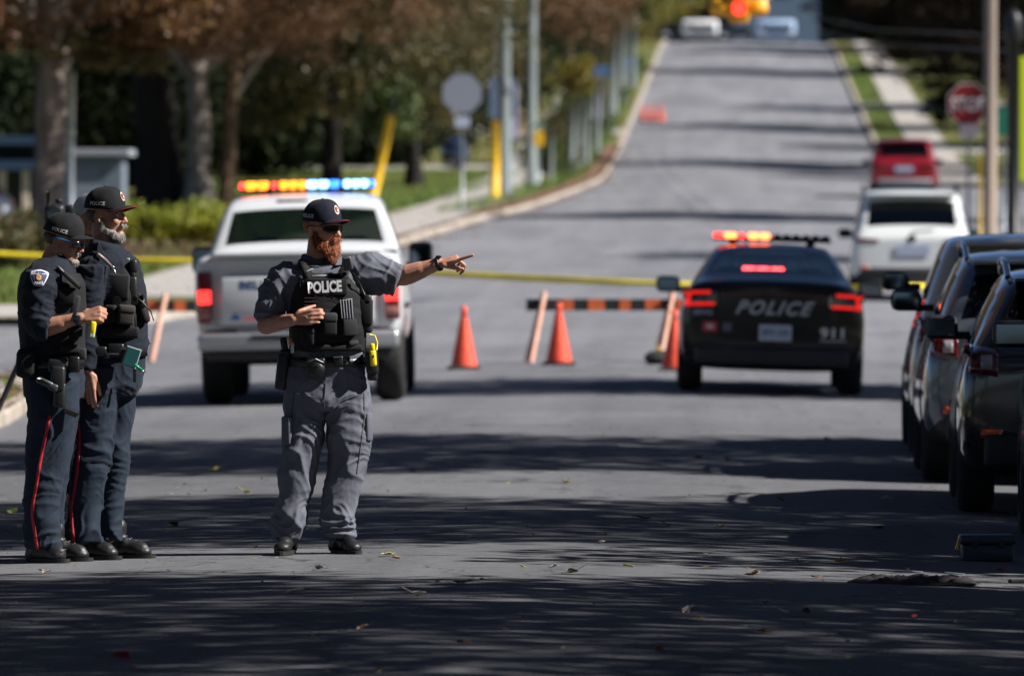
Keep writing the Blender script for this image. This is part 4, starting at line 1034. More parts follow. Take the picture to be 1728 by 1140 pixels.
me = text_fit('BPS 104', .25, .065, bold=.01); co = coords(me); set_coords(me, np.stack([co[:,0]+.03, np.full(len(co), pb.y-.015), co[:,1]+.63], 1)); link_mesh('plate_lettering', me, INK, root, False)
decal_text(bvh, '911', .60, .64, .24, .105, pmat('white_lettering', (.6,.6,.6), .5), root, bold=.045, spacing=1.1)
link_mesh('underline', patch(bvh, lambda u, v: (.48+.26*u, .555+.01*v), 4, 1, .006, .003), MATS['white_lettering'], root, False)
link_mesh('red_sticker', patch(bvh, lambda u, v: (-.70+.145*u, .625+.095*v), 4, 3, .006, .003), pmat('sticker_red', (.50,.05,.07), .5), root, False)
link_mesh('sticker_mark', patch(bvh, lambda u, v: (-.66+.065*u, .650+.045*v), 2, 2, .012, .003), pmat('sticker_white', (.6,.55,.55), .5), root, False)
link_mesh('grey_sticker', patch(bvh, lambda u, v: (-.50+.09*u, .63+.085*v), 3, 3, .006, .003), pmat('sticker_grey', (.10,.11,.13), .5), root, False)
decal_text(bvh, 'SERVICE', -.70, .815, .19, .05, pmat('pale_blue_lettering', (.30,.36,.48), .5), root, bold=.03)
# roof light bar
def lightbar(root, y, z, w, segs, dark_to=None):
    mb = MB().box((0,y,z), (w,.30,.045), bev=.02); mb.box((-.4,y,z-.035), (.08,.2,.05)); mb.box((.4,y,z-.035), (.08,.2,.05))
    bar = mb.build('light_bar', TRIM, root, True)
    for (x0, x1, mat, hh) in segs:
        n = max(1, int(round((x1-x0)/.1)))
        for k in range(n):
            a, b_ = x0+(x1-x0)*k/n+.006, x0+(x1-x0)*(k+1)/n-.006
            MB().box(((a+b_)/2, y-.04, z+.03), (b_-a,.24,hh), bev=.02).build('lamp_module', mat, bar, True)
    return bar
E_RED = pmat('flashing_red', (.5,.02,.01), .3, emis=(1,.03,.025), emis_s=3.2); E_AMB = pmat('flashing_red_orange', (.6,.1,.02), .3, emis=(1,.12,.03), emis_s=6); E_INT = pmat('flashing_red_inside', (.5,.02,.01), .3, emis=(1,.03,.03), emis_s=38)
DLENS = pmat('dark_lens', (.015,.02,.04), .12, coat=1)
bar = lightbar(root, 2.35, 1.555, 1.22, [(-.61,-.50,E_RED,.06),(-.50,-.36,E_AMB,.06),(-.35,-.28,E_RED,.06),(-.25,-.02,E_AMB,.065),(0,.6,DLENS,.05)])
bx = MB().box((-.10,.98,1.245), (.44,.05,.075), bev=.02).build('interior_lamp_bar', TRIM, root, True)
for k in range(3): MB().box((-.245+.145*k,.95,1.245), (.125,.03,.06), bev=.015).build('lamp_module', E_INT, bx, True)
MB().tube([(.35,1.3,1.42),(.33,1.22,1.62)], .004, 5).build('antenna', TRIM, root)
wheel_set(root, .955, (1.0, 4.05), .375, .25, DRIM)
SEDAN = root

# --- police pickup truck
WHP = paint('police_white_paint', (.54,.56,.58), .3, .6)
cx = (P(333, 400, 82.3).x+P(682, 400, 82.3).x)/2
root = thing('police_pickup', 'white police pickup truck with amber and blue roof lights lit', 'pickup truck', (cx, 82.3, g(cx, 82.3)), (0,R(-1.3),R(.9)))
st = [(0.0,.66,.96,.92,.97,1.36,.93,1.44), (.03,.60,1.0,.92,1.0,1.40,.95,1.465), (.25,.52,1.015,.92,1.005,1.40,.95,1.47), (1.80,.50,1.015,.9,1.0,1.39,.95,1.47), (1.90,.49,1.015,.9,1.0,1.38,.94,1.47), (1.97,.48,1.015,.9,.985,1.36,.93,1.47), (2.12,.48,1.015,.9,.97,1.37,.80,1.94), (2.30,.47,1.015,.9,.97,1.37,.765,2.01), (3.2,.47,1.015,.9,.97,1.36,.765,2.035), (3.95,.47,1.015,.9,.97,1.35,.75,1.98), (4.65,.48,1.01,.88,.95,1.30,.84,1.43), (5.6,.52,.99,.85,.93,1.18,.84,1.30), (5.85,.6,.86,.8,.84,1.0,.76,1.12)]
bvh = assemble(root, st, dict(side=[7,8,9], rear=[5], front=[9]), (1.15, 4.80), .47, WHP, TRIM, GLC)
# tailgate, bumper, lamps
tg = MB().box((0,-.012,1.09), (1.54,.04,.66), bev=.02).build('tailgate', WHP, root, True)
MB().box((0,-.10,1.11-.09), (1.46,.12,.44), bev=.012).build('tailgate_panel', WHP, tg, True)
MB().box((0,-.07,1.462), (1.62,.24,.045), bev=.02).build('tailgate_spoiler', WHP, root, True)
MB().box((0.0,-.036,1.33), (.34,.02,.07), bev=.01).build('tailgate_handle', TRIM, tg, True)
bp_ = MB().box((0,-.14,.62), (1.94,.26,.17), bev=.04).build('rear_bumper', pmat('silver_bumper', (.36,.37,.39), .3, .6), root, True)
MB().box((0,-.12,.50), (1.80,.16,.12), bev=.03).build('bumper_valance', TRIM, bp_, True); MB().box((0,-.275,.66), (.9,.012,.05), bev=.004).build('step_pad', TRIM, bp_)
MB().box((0,-.14,.44), (.12,.16,.12), bev=.02).build('tow_hitch', TRIM, bp_)
INKB = pmat('navy_lettering', (.012,.05,.16), .5)
me = text_fit('BELLEVILLE POLICE', 1.12, .082, bold=.03); co = coords(me); set_coords(me, np.stack([co[:,0], np.full(len(co), -.163), co[:,1]+1.165], 1)); link_mesh('lettering', me, INKB, tg, False)
me = text_fit('911', .26, .075, bold=.03); co = coords(me); set_coords(me, np.stack([co[:,0]-.12, np.full(len(co), -.163), co[:,1]+.865], 1)); link_mesh('lettering', me, INKB, tg, False)
me = text_fit('POLICE', .42, .07, bold=.03); co = coords(me); set_coords(me, np.stack([co[:,0]+.42, np.full(len(co), -.163), co[:,1]+.865], 1)); link_mesh('lettering', me, INKB, tg, False)
MB().prism([(-.66,.83),(-.56,.83),(-.57,.87),(-.61,.90)], -.164, -.161).build('emblem', INKB, tg)
MB().prism([(-.54,.83),(-.38,.83),(-.40,.85),(-.52,.85)], -.164, -.161).build('emblem_stripe', pmat('sticker_red', (.5,.05,.07)), tg)
for sx in (-1,1):
    lp = MB().box((sx*.905,-.02,1.05), (.15,.08,.50), bev=.03).build('tail_lamp', pmat('truck_lamp_red', (.16,.008,.008), .15, coat=1), root, True)
    MB().box((sx*.905,-.065,1.055), (.125,.02,.13), bev=.04).build('lit_lens', BRAKE_ON, lp, True)
    MB().box((sx*.905,-.063,.89), (.12,.015,.07), bev=.01).build('reverse_lens', pmat('pink_lens', (.34,.16,.14), .2), lp, True)
    mirror(root, sx, .98, 4.05, 1.40, .24, .27)
    MB().box((sx*1.02,1.15,.93), (.04,1.06,.05), bev=.015).build('arch_trim', TRIM, root, True)
MB().box((-.12,2.20,1.965), (.30,.05,.04), bev=.01).build('high_brake_lamp', LAMPR, root, True)
seats(root, .9, 1.42, (-.45, .45), 3.55, .5); seats(root, .9, 1.38, (-.45, .45), 2.55, .5)
E_BLUE = pmat('flashing_blue', (.02,.08,.5), .3, emis=(.02,.13,1), emis_s=3.2); E_BLW = pmat('flashing_pale_blue', (.3,.5,.8), .3, emis=(.20,.46,1), emis_s=3.2)
E_OR = pmat('flashing_orange', (.6,.2,.02), .3, emis=(1,.15,.008), emis_s=3.4)
bar = lightbar(root, 3.1, 2.10, 1.36, [(-.68,-.62,E_RED,.075),(-.62,-.38,E_OR,.085),(-.36,-.30,E_RED,.075),(-.28,.0,E_OR,.085),(0.0,.22,E_BLW,.085),(.22,.33,E_BLUE,.085),(.36,.62,E_BLW,.085),(.62,.68,E_BLUE,.08)])
wheel_set(root, 1.01, (1.15, 4.80), .415, .29, DRIM)
MB().box((-.22,1.0,.55), (.5,.5,.1)).build('differential_guard', TRIM, root); MB().tube([(-.85,1.15,.42),(.85,1.15,.42)], .05, 10).build('rear_axle', TRIM, root, True)
MB().box((0,1.2,1.46), (1.86,1.3,.02)).build('bed_cover', TRIM, root)

# --- white SUV, red SUV beyond it
WSP = paint('suv_white_paint', (.62,.64,.635), .3, .8)
root, bvh = suv('white SUV parked beyond the police sedan on the right', 'car', 1435, 132, WSP, H=1.73, W=.95, lamp='thin', rails=True, plate=False, name='white_suv', tum=.18)
pb = proj(bvh, 0.05, .80, .01); MB().box((0.02,pb.y-.006,.80), (.52,.012,.16), bev=.004).build('licence_plate', pmat('pale_plate_blue', (.34,.38,.50), .5), root)
MB().lathe([(.001,-.012),(.05,-.012),(.062,-.004),(.05,.0)], 20, 'y', (0,proj(bvh,0,.985,.0).y-.01,.985)).build('round_badge', TRIM, root, True)
MB().box((0,-.02,.30), (1.3,.08,.10), bev=.03).build('lower_diffuser', TRIM, root)
REDP = paint('red_paint', (.20,.005,.010), .3, 1)
root, bvh = suv('red SUV parked farthest up the right side', 'car', 1467, 234, REDP, H=1.68, W=.95, rails=False, plate=False, lamp='thin', name='red_suv', tum=.19)
MB().box((0,proj(bvh,0,.86,.0).y-.012,.84), (.50,.014,.16), bev=.004).build('licence_plate', MATS['pale_plate_blue'], root)
MB().box((0,-.03,.50), (1.45,.08,.14), bev=.04).build('bumper_trim', pmat('grey_bumper', (.33,.33,.35), .4, .3), root, True)
# --- row parked along the right edge
P2 = paint('dark_blue_paint', (.006,.010,.018), .16, 1); P3 = paint('graphite_paint', (.13,.15,.18), .22, 1, .65); P4 = paint('beige_paint', (.56,.51,.43), .3, 1); P1_ = paint('silver_grey_paint', (.16,.16,.165), .2, 1, .6)
rgrp = 'cars parked nose to tail along the right kerb'
suv('silver-grey car cut off by the right edge of the picture, nearest of the parked row', 'car', None, 45.9, P1_, H=1.56, W=.90, L=4.55, name='parked_car', group=rgrp, x=2.46, rails=False, mirz=1.19)
suv('dark blue SUV with silver roof rails, second of the parked row', 'car', None, 52.2, P2, H=1.52, W=.92, L=4.6, lamp='tall', rails='chrome', name='parked_suv', group=rgrp, x=2.20, mirz=1.14, rot=R(-.4))
suv('graphite SUV with a pale roof rail, third of the parked row', 'car', None, 58.3, P3, H=1.60, W=.93, L=4.6, lamp='tall', rails='chrome', name='parked_suv', group=rgrp, x=2.12, mirz=1.25)
suv('beige-roofed SUV, farthest of the parked row', 'car', None, 65.0, P4, H=1.70, W=.94, L=4.7, lamp='tall', rails=False, name='parked_suv', group=rgrp, x=2.17, mirz=1.34)
# dark car behind the far-left bushes
suv('dark car parked behind the far-left bushes', 'car', None, 176, P2, H=1.55, W=.92, name='parked_car', x=XatD(8, 176), rails=False, rot=R(80))

# ------------------------------------------------------------------ cones, barricades, tape
def cone_px(px, py, D, label, **kw):
    p = P(px, py, D); return cone((p.x, D, g(p.x, D)), label, **kw)
cone_px(783, 600, 96.5, 'orange traffic cone standing alone between the pickup and the barricade', collar=True, s=1.0)
cone_px(943, 600, 97.6, 'orange traffic cone in front of the left end of the striped barricade', s=1.0)
cone_px(1138, 606, 95.0, 'orange traffic cone half hidden by the left side of the police sedan', s=.95, collar=True)
OR = pmat('barricade_orange', (.62,.13,.035), .6, var=.25, vscale=6); ORL = pmat('faded_orange_board', (.58,.25,.16), .7, col2=(.60,.42,.34), vscale=5); DKB = pmat('barricade_black', (.014,.02,.02), .6)
def barricade(x0, D, L, zc, label, legs, first=.36, stripes=((.10,.14),)):
    t = thing('barricade', label, 'barricade', (x0, D, g(x0, D)))
    rail = MB().box((L/2,0,zc), (L,.03,.135), bev=.006).build('rail', DKB, t)
    k = 0; x = first
    while x < L-.1:
        w = .19 if k % 2 else .13
        MB().box((x+w/2,-.018,zc), (w,.008,.13)).build('orange_stripe', OR, rail); x += w+.17; k += 1
    for lx in legs:
        for sy in (-1,1):
            MB().tube([(lx+.08,.03*sy,zc+.14), (lx-.10-.03*sy,.34*sy,.0)], .035, 4, flat=1.6).build('leg', ORL, t)
    return t
x0 = P(888, 515, 99).x; zc = P(888, 514, 99).z-g(x0, 99)
barricade(x0, 99, 2.44, zc, 'black and orange striped barricade rail between the cones and the sedan', (.13, 1.62), .42)
x0 = P(196, 515, 103).x; zc = P(300, 516, 103).z-g(x0, 103)
barricade(x0, 103, 2.44, zc, 'striped barricade partly hidden behind the standing officers and the pickup', (.52, 2.2), .05)
c = P(1110, 598, 97.5); t = thing('sandbag', 'small dark sandbag at the foot of the barricade beside the sedan', 'sandbag', (c.x, 97.5, g(c.x, 97.5)))
me = fleshy(MB().ell((0,0,.07), (.16,.14,.09)).ell((.08,.02,.10), (.10,.10,.07)), .015, 3, lambda co, no: pn(co*14)*.01); link_mesh('bag', me, pmat('dark_canvas', (.02,.022,.02), .9), t, True)
MB().tube([(-.02,-.06,.17),(0,-.05,.22),(.03,-.04,.17)], .012, 6).build('tie', YEL, t)
# yellow tape: sagging thin ribbon in three runs
TAPE = pmat('yellow_tape', (.82,.66,.03), .4, col2=(.66,.50,.02), vscale=2.5)
def tape(pts, label, w=.088, sag=.05):
    vs = []; fs = []; n = 0
    for i in range(len(pts)-1):
        a, b_ = pts[i], pts[i+1]; m = 40
        for k in range(m+(i == len(pts)-2)):
            t_ = k/m; p = a.lerp(b_, t_); p.z -= sag*4*t_*(1-t_); tw = .35*math.sin(p.x*1.9)+.5*math.sin(p.x*.8); ww = w/2
            vs += [(p.x, p.y+math.sin(tw)*ww, p.z-math.cos(tw)*ww), (p.x, p.y-math.sin(tw)*ww, p.z+math.cos(tw)*ww)]
    for k in range(len(vs)//2-1): fs.append((2*k, 2*k+1, 2*k+3, 2*k+2))
    me = bpy.data.meshes.new('tape'); me.from_pydata([tuple(v) for v in vs], [], fs); me = eval_mods(me, [('SOLIDIFY', dict(thickness=.001))])
    o = link_mesh('barrier_tape', me, TAPE, None, True); tag(o, label, 'tape'); return o
tape([P(-120, 418, 119), P(330, 441, 117.5)], 'yellow tape run at the left, from the maple to behind the pickup', sag=.04, w=.085)
tape([P(330, 443, 117.5), P(700, 458, 116), P(1140, 479, 113), P(1508, 484, 112), P(1760, 478, 118)], 'yellow tape run across the road behind the cones and the police sedan', sag=.015)
# ------------------------------------------------------------------ things lying on the road
c = drop(1668, 948); t = thing('storage_case', 'dark blue-grey lidded case lying on the road at the lower right', 'case', (c.x, c.y, g(c.x, c.y)), (0,0,R(3)))
CASE = pmat('case_plastic', (.022,.036,.048), .5, var=.15, vscale=12)
MB().box((0,.1,.045), (.27,.19,.09), bev=.012).build('case_body', CASE, t, True); MB().box((0,.1,.115), (.30,.22,.05), bev=.016).build('lid', CASE, t, True)
for x in (-.07,.07): MB().box((x,-.005,.092), (.03,.012,.04), bev=.004).build('latch', BLK, t)
MB().box((-.155,.06,.10), (.012,.05,.08), Euler((0,.3,0)).to_matrix()).build('yellow_tag', YEL, t)
c = drop(1540, 985); t0 = thing('cloth_bundle', 'dark crumpled cloth lying flat on the road at the lower right', 'cloth', (c.x, c.y, g(c.x, c.y)), (0,0,R(-4)))
n = 46; vs = []; fs = []
for j in range(20):
    for i in range(n):
        u, v = i/(n-1)*2-1, j/19*2-1; x, y = u*.33, v*.20
        vs.append((x+.015*math.sin(9*v), y, 0))
co = np.array(vs); e = np.clip(1-(np.abs(co[:,0]/.33)**6), 0, 1)*np.clip(1-(np.abs(co[:,1]/.2)**4), 0, 1)
h = .006+.032*np.maximum(0, 1-np.abs(pn(co*np.array([7,9,1])+2.2))*2.2)**1.5+.025*np.abs(pn(co*np.array([23,14,1])))
co[:,2] = e*h+.003; co[:,0] += .03*pn(co*6+9); 
for j in range(19):
    for i in range(n-1): a = j*n+i; fs.append((a, a+1, a+n+1, a+n))
mesh_of('cloth', co, fs, pmat('dark_cloth', (.007,.006,.007), .8, col2=(.020,.011,.010), vscale=9), t0, True)
me = bpy.data.meshes.new('x'); me.from_pydata([(-.12,-.02,.052),(0,-.03,.064),(.05,.06,.056),(-.1,.06,.05),(.16,-.03,.060),(.26,-.01,.05),(.22,.06,.045)], [], [(0,1,2,3),(4,5,6)])
link_mesh('foil_strip', eval_mods(me, [('SOLIDIFY', dict(thickness=.003))]), pmat('pale_foil', (.30,.38,.45), .3), t0, False)
MB().box((.52,.03,.012), (.09,.06,.02), Euler((0,0,.3)).to_matrix(), .006).build('loose_scrap', MATS['dark_cloth'], t0)
# fallen leaves: single ones people can point at, plus fine litter
def leaf_mesh(kind, seed):
    r = random.Random(seed); mb = MB(); n = 9
    pts = []
    for k in range(n):
        a = -math.pi+2*math.pi*k/n; q = 1.0 if k % 2 == 0 else .5
        if kind == 'oval': q = .8
        pts.append((math.cos(a)*q*.045*(1.5 if kind == 'oval' else 1), math.sin(a)*q*.035, .004+.018*r.random()))
    vs = [(0,0,.006)]+pts; fs = [(0, 1+k, 1+(k+1)%n) for k in range(n)]
    vs += [(-.045,0,.008),(-.095,.01,.02),(-.045,.004,.008)]; fs.append((n+1, n+2, n+3))
    me = bpy.data.meshes.new('leaf'); me.from_pydata(vs, [], fs); return eval_mods(me, [('SOLIDIFY', dict(thickness=.0015))])
lm = [leaf_mesh('maple' if i % 2 else 'oval', i) for i in range(6)]
LC = [pmat('leaf_tan', (.42,.30,.16), .7), pmat('leaf_orange', (.45,.17,.05), .7), pmat('leaf_yellow', (.5,.42,.08), .7), pmat('leaf_brown', (.14,.07,.03), .8), pmat('leaf_green', (.12,.15,.03), .7), pmat('leaf_red', (.30,.03,.025), .7), pmat('leaf_pale', (.55,.45,.36), .7)]
NAMES = ['tan','orange','yellow','brown','green','red','pale']
spots = [(652,938,2,1.2),(668,946,0,1.0),(1275,966,0,.8),(1423,950,1,1.5),(1160,1036,6,1.5),(706,1007,6,1.4),(498,1000,6,1.2),(784,986,4,1.3),(962,970,4,1.3),(1270,975,3,1.2),(954,817,2,1.2),(1112,1100,1,.9),(1356,952,6,1.1),(1300,990,0,.8),(1376,976,1,.9),(205,1115,5,1.6),(75,968,6,1.1),(160,1062,6,1.0),(870,1045,0,.7),(1322,1037,6,.7),(1360,1037,3,.9),(1608,1052,6,.8),(1630,936,6,1.0),(1690,965,5,.9),(290,888,4,1.4),(360,795,2,1.2),(415,833,2,1.2),(1085,878,4,1.4),(1125,890,3,1.3),(1215,893,4,1.1),(1316,846,4,1.0),(1497,843,6,1.2),(1630,847,0,1.5),(1482,893,4,1.2),(1396,745,2,1.6),(1230,780,3,1.3),(1175,775,3,1.3),(984,770,3,1.3),(700,798,3,1.0),(20,868,4,1.6),(35,893,6,1.2),(1060,958,2,.7),(936,958,6,.8),(880,960,2,.6),(1545,1045,5,.8),(540,960,6,.9),(612,1063,0,1.0),(1290,1072,3,1.1),(780,1090,1,.9),(1015,917,6,.8)]
rl = random.Random(5)
for (px, py, ci, s) in spots:
    p = drop(px, py, 0, 25, 90)
    near = 'near the bottom edge' if py > 1030 else ('in the lit strip by the feet' if 925 < py < 975 else ('in the nearest shade' if py > 975 else 'in the middle shade'))
    o = bpy.data.objects.new('fallen_leaf', lm[rl.randrange(6)]); C.objects.link(o); o.location = (p.x, p.y, g(p.x, p.y)+.002); s *= .75; o.scale = (s,s,s*1.3); o.rotation_euler = (rl.uniform(-.3,.3), rl.uniform(-.3,.3), rl.uniform(0,6.28))
    if not o.data.materials: o.data.materials.append(LC[0])
    o.material_slots[0].link = 'OBJECT'; o.material_slots[0].material = LC[ci]
    tag(o, NAMES[ci]+' fallen leaf lying on the road '+near, 'leaf', 'fallen leaves on the road')
vl = leaf_cloud(900, [(0,0,0)], 1.0, .035, seed=77)
r_ = np.random.default_rng(9); ctr = vl.mean(1, keepdims=True); vl = (vl-ctr); vl[:,:,2] *= .35
xs_ = r_.uniform(-6,3.3,900); ys_ = 33+(r_.random(900)**1.6)*70
vl[:,:,0] += xs_[:,None]; vl[:,:,1] += ys_[:,None]; vl[:,:,2] += (G(xs_, ys_)+.008)[:,None]
o = link_mesh('leaf_litter', cloud_mesh('leaf_litter', vl), leafmat('litter', [(.10,.05,.02),(.2,.12,.05),(.28,.22,.10),(.36,.30,.2)]), None, False); tag(o, kind='stuff')
def gut(n, fx, nm, s=.07):
    v = leaf_cloud(n, [(0,0,0)], 1.0, s, seed=n); c_ = v.mean(1, keepdims=True); v = v-c_; v[:,:,2] *= .6
    q = np.array([fx() for _ in range(n)]); v[:,:,0] += q[:,0][:,None]; v[:,:,1] += q[:,1][:,None]; v[:,:,2] += (G(q[:,0], q[:,1])+q[:,2]+.02)[:,None]
    o = link_mesh(nm, cloud_mesh(nm, v), LV['brown'], None, False); tag(o, kind='stuff')
def fg():
    y = rl.uniform(128, 300); e = eL1(y); return (e+rl.uniform(-3, .6), y, .13 if 1 else 0)
def fg2():
    y = rl.uniform(128, 300); e = eL1(y); d = abs(rl.gauss(0, .35))*(.25+1.2*max(0, math.sin(y*.55))**2); return (e-.2+d*1.3, y, .14 if d*1.3 < .2 else 0)
def fg3():
    y = rl.uniform(74, 99); e = eL0(y); return (e-rl.random()**1.5*1.8, y, .14)
gut(7000, fg2, 'gutter_leaves'); gut(2200, lambda: (lambda y: (eL1(y)-.2-rl.random()*9, y, .15))(rl.uniform(130, 300)), 'lawn_leaves'); gut(500, fg3, 'verge_leaves')
# ------------------------------------------------------------------ people
def skinmat(name, col, deep):
    m = pmat(name, col, .52, col2=deep, vscale=22, bump=.25, bscale=160, bdist=.002, spec=.4)
    b = m.node_tree.nodes['Principled BSDF']; b.inputs['Subsurface Weight'].default_value = .12; b.inputs['Subsurface Radius'].default_value = (.02,.007,.004); b.inputs['Subsurface Scale'].default_value = .5
    return m
SKIN = skinmat('fair_skin', (.50,.26,.18), (.40,.18,.125)); SKIN2 = skinmat('tanned_skin', (.42,.225,.155), (.34,.155,.105))
def cloth(name, col, var=.18, bump=.5, bs=240, rough=.85, sheen=.03, **kw): return pmat(name, col, rough, var=var, vscale=9, bump=bump, bscale=bs, bdist=.0015, sheen=sheen, spec=.25, **kw)
SHIRTG = cloth('grey_shirt_cloth', (.098,.105,.130)); TROUG = cloth('grey_trouser_cloth', (.098,.104,.130)); NAVYC = cloth('navy_uniform_cloth', (.0065,.010,.0185)); NAVYT = cloth('navy_trouser_cloth', (.010,.0175,.031))
VESTM = cloth('black_nylon', (.0075,.0075,.009), rough=.75, sheen=.04, bs=400); VESTG = cloth('charcoal_nylon', (.022,.022,.024), rough=.75, sheen=.04); LEATH = pmat('black_leather', (.006,.006,.007), .38, bump=.3, bscale=60, var=.3, vscale=20)
RUB = pmat('gear_plastic', (.012,.012,.013), .42); BOOT = pmat('boot_leather', (.010,.010,.011), .48, bump=.3, bscale=40, bdist=.003); SOLE = pmat('boot_sole', (.008,.008,.008), .8)
CAPM = cloth('cap_cloth', (.008,.010,.020), bs=300); CAPB = cloth('black_cap_cloth', (.0075,.008,.010), bs=300)
WTXT = pmat('white_print', (.72,.72,.74), .6); REDT = pmat('red_stripe_cloth', (.36,.010,.018), .7, bump=.3, bscale=200); SILV = pmat('brushed_metal', (.5,.5,.5), .3, 1.0)
HAIRR = pmat('ginger_hair', (.46,.135,.04), .6, col2=(.15,.03,.010), vscale=75, bump=.8, bscale=130, bdist=.004); HAIRG = pmat('grey_beard_hair', (.42,.39,.37), .65, col2=(.10,.085,.08), vscale=40, bump=.8, bscale=150, bdist=.003); HAIRD = pmat('dark_hair', (.035,.022,.016), .6)

class Person:
    def __init__(s, label, px, py, group=None, D=None):
        p = drop(px, py, 0, 30, 80) if D is None else onground(px, D)
        s.D = p.y; s.sc = F/p.y; s.px, s.py = px, py
        s.root = thing('person', label, 'person', (p.x, p.y, g(p.x, p.y)), group=group)
    def q(s, px, py, d=0.0):
        k = 1+d/s.D           # keep the picture position when a point sits nearer or farther
        h0 = (s.py-py)/s.sc; x0 = (px-s.px)/s.sc
        # perspective correction towards the vanishing point of the view
        X = s.root.location.x+x0; Z = s.root.location.z+h0
        return Vector((X*k-s.root.location.x, d, (Z-CAMZ)*k+CAMZ-s.root.location.z))
def hand(mb, W, d, n, side, curl, thumb, L=1.0, spread=.0, palm=.088):
    """W wrist, d forward, n back-of-hand normal, side: direction towards the thumb; curl: four tuples of three bend angles (rad)"""
    d = Vector(d).normalized(); n = (Vector(n)-Vector(n).dot(d)*d).normalized(); sd = Vector(side); sd = (sd-sd.dot(d)*d-sd.dot(n)*n).normalized()
    W = Vector(W); base_len = [.088,.090,.086,.078]; seg = [(.044,.027,.021),(.048,.031,.022),(.045,.029,.021),(.035,.022,.019)]; rad = [.0092,.0094,.0090,.0080]
    for i in range(4):
        s_ = .030-.0205*i
        b = W+d*base_len[i]*L+sd*s_*L
        mb.capsule(W+d*.012*L+sd*s_*.62*L, .0165*L, b-n*.002, .0125*L, 10)
        p = b; ang = 0.0; dr = (d+sd*spread*(1.5-i)).normalized()
        pts = [p]; rs = [rad[i]*1.12*L]
        for k in range(3):
            ang += curl[i][k]; v = dr*math.cos(ang)-n*math.sin(ang); p = p+v*seg[i][k]*L; pts.append(p); rs.append(rad[i]*L*(1.02, .93, .8)[k])
        mb.chain(pts, rs, 10)
    mb.ell(W+d*.05*L-n*.004, (.001,.001,.001)); 
    mb.capsule(W+d*.02*L+sd*.012*L-n*.006*L, .020*L, W+d*.06*L+sd*.0*L-n*.006*L, .021*L, 10)
    t0 = W+d*.022*L+sd*.030*L-n*.004*L; a, b_, c = thumb     # components along d, side, -n
    v = (d*a+sd*b_-n*c).normalized(); t1 = t0+v*.042*L; v2 = (v+d*.35-n*.15).normalized(); t2 = t1+v2*.032*L; t3 = t2+(v2+d*.2).normalized()*.022*L
    mb.chain([t0, t1, t2, t3], [.0155*L, .0125*L, .0105*L, .0085*L], 10)
def frame(yaw, pitch=0., roll=0.):
    """head local frame: forward -Y turned by yaw towards +X, pitch down positive"""
    return Euler((0,0,yaw)).to_matrix().to_4x4() @ Euler((pitch,0,0)).to_matrix().to_4x4() @ Euler((0,roll,0)).to_matrix().to_4x4()
def head_blob(M, sc_=1.0):
    h = MB()
    h.ell((0,.016,.030), (.077,.099,.090)); h.ell((0,-.028,-.030), (.063,.066,.086)); h.ell((0,-.038,-.082), (.052,.050,.036)); h.ell((0,.0,-.055), (.066,.06,.05))
    h.ell((0,-.084,.026), (.048,.012,.010)); 
    for s in (-1,1):
        h.ell((.036*s,-.070,-.030), (.024,.022,.022)); h.ell((.079*s,.014,-.008), (.0075,.020,.031), (R(8),0,R(-22*s))); h.ell((.082*s,.004,-.030), (.006,.010,.012))
        h.ell((.011*s,-.102,-.034), (.009,.011,.009))
    h.capsule((0,-.088,.012), .010, (0,-.112,-.026), .0125, 10); h.ell((0,-.114,-.030), (.0125,.011,.010))
    h.ell((0,-.094,-.058), (.023,.010,.0065)); h.ell((0,-.091,-.070), (.020,.010,.007)); h.ell((0,-.086,-.097), (.024,.018,.017))
    h.v = [M @ (v*sc_) for v in h.v]; return h
def ear_detail(h, M): pass
def make_head(P_, pos, yaw, pitch, roll, neck_to, body, sc_=1.0):
    M = Matrix.Translation(pos) @ frame(yaw, pitch, roll)
    h = head_blob(M, sc_); body.add(h.v, h.f)
    a = M @ Vector((0,.022,-.06)); body.capsule(a, .057, neck_to, .063, 16); body.capsule(M @ Vector((0,.0,-.075)), .045, Vector(neck_to)+Vector((0,0,-.0)), .055, 14)
    return M
def put(P_, name, mb, mat, M=None, smooth=True, parent=None):
    if M is not None: mb.v = [M @ v for v in mb.v]
    return mb.build(name, mat, parent or P_.root, smooth)
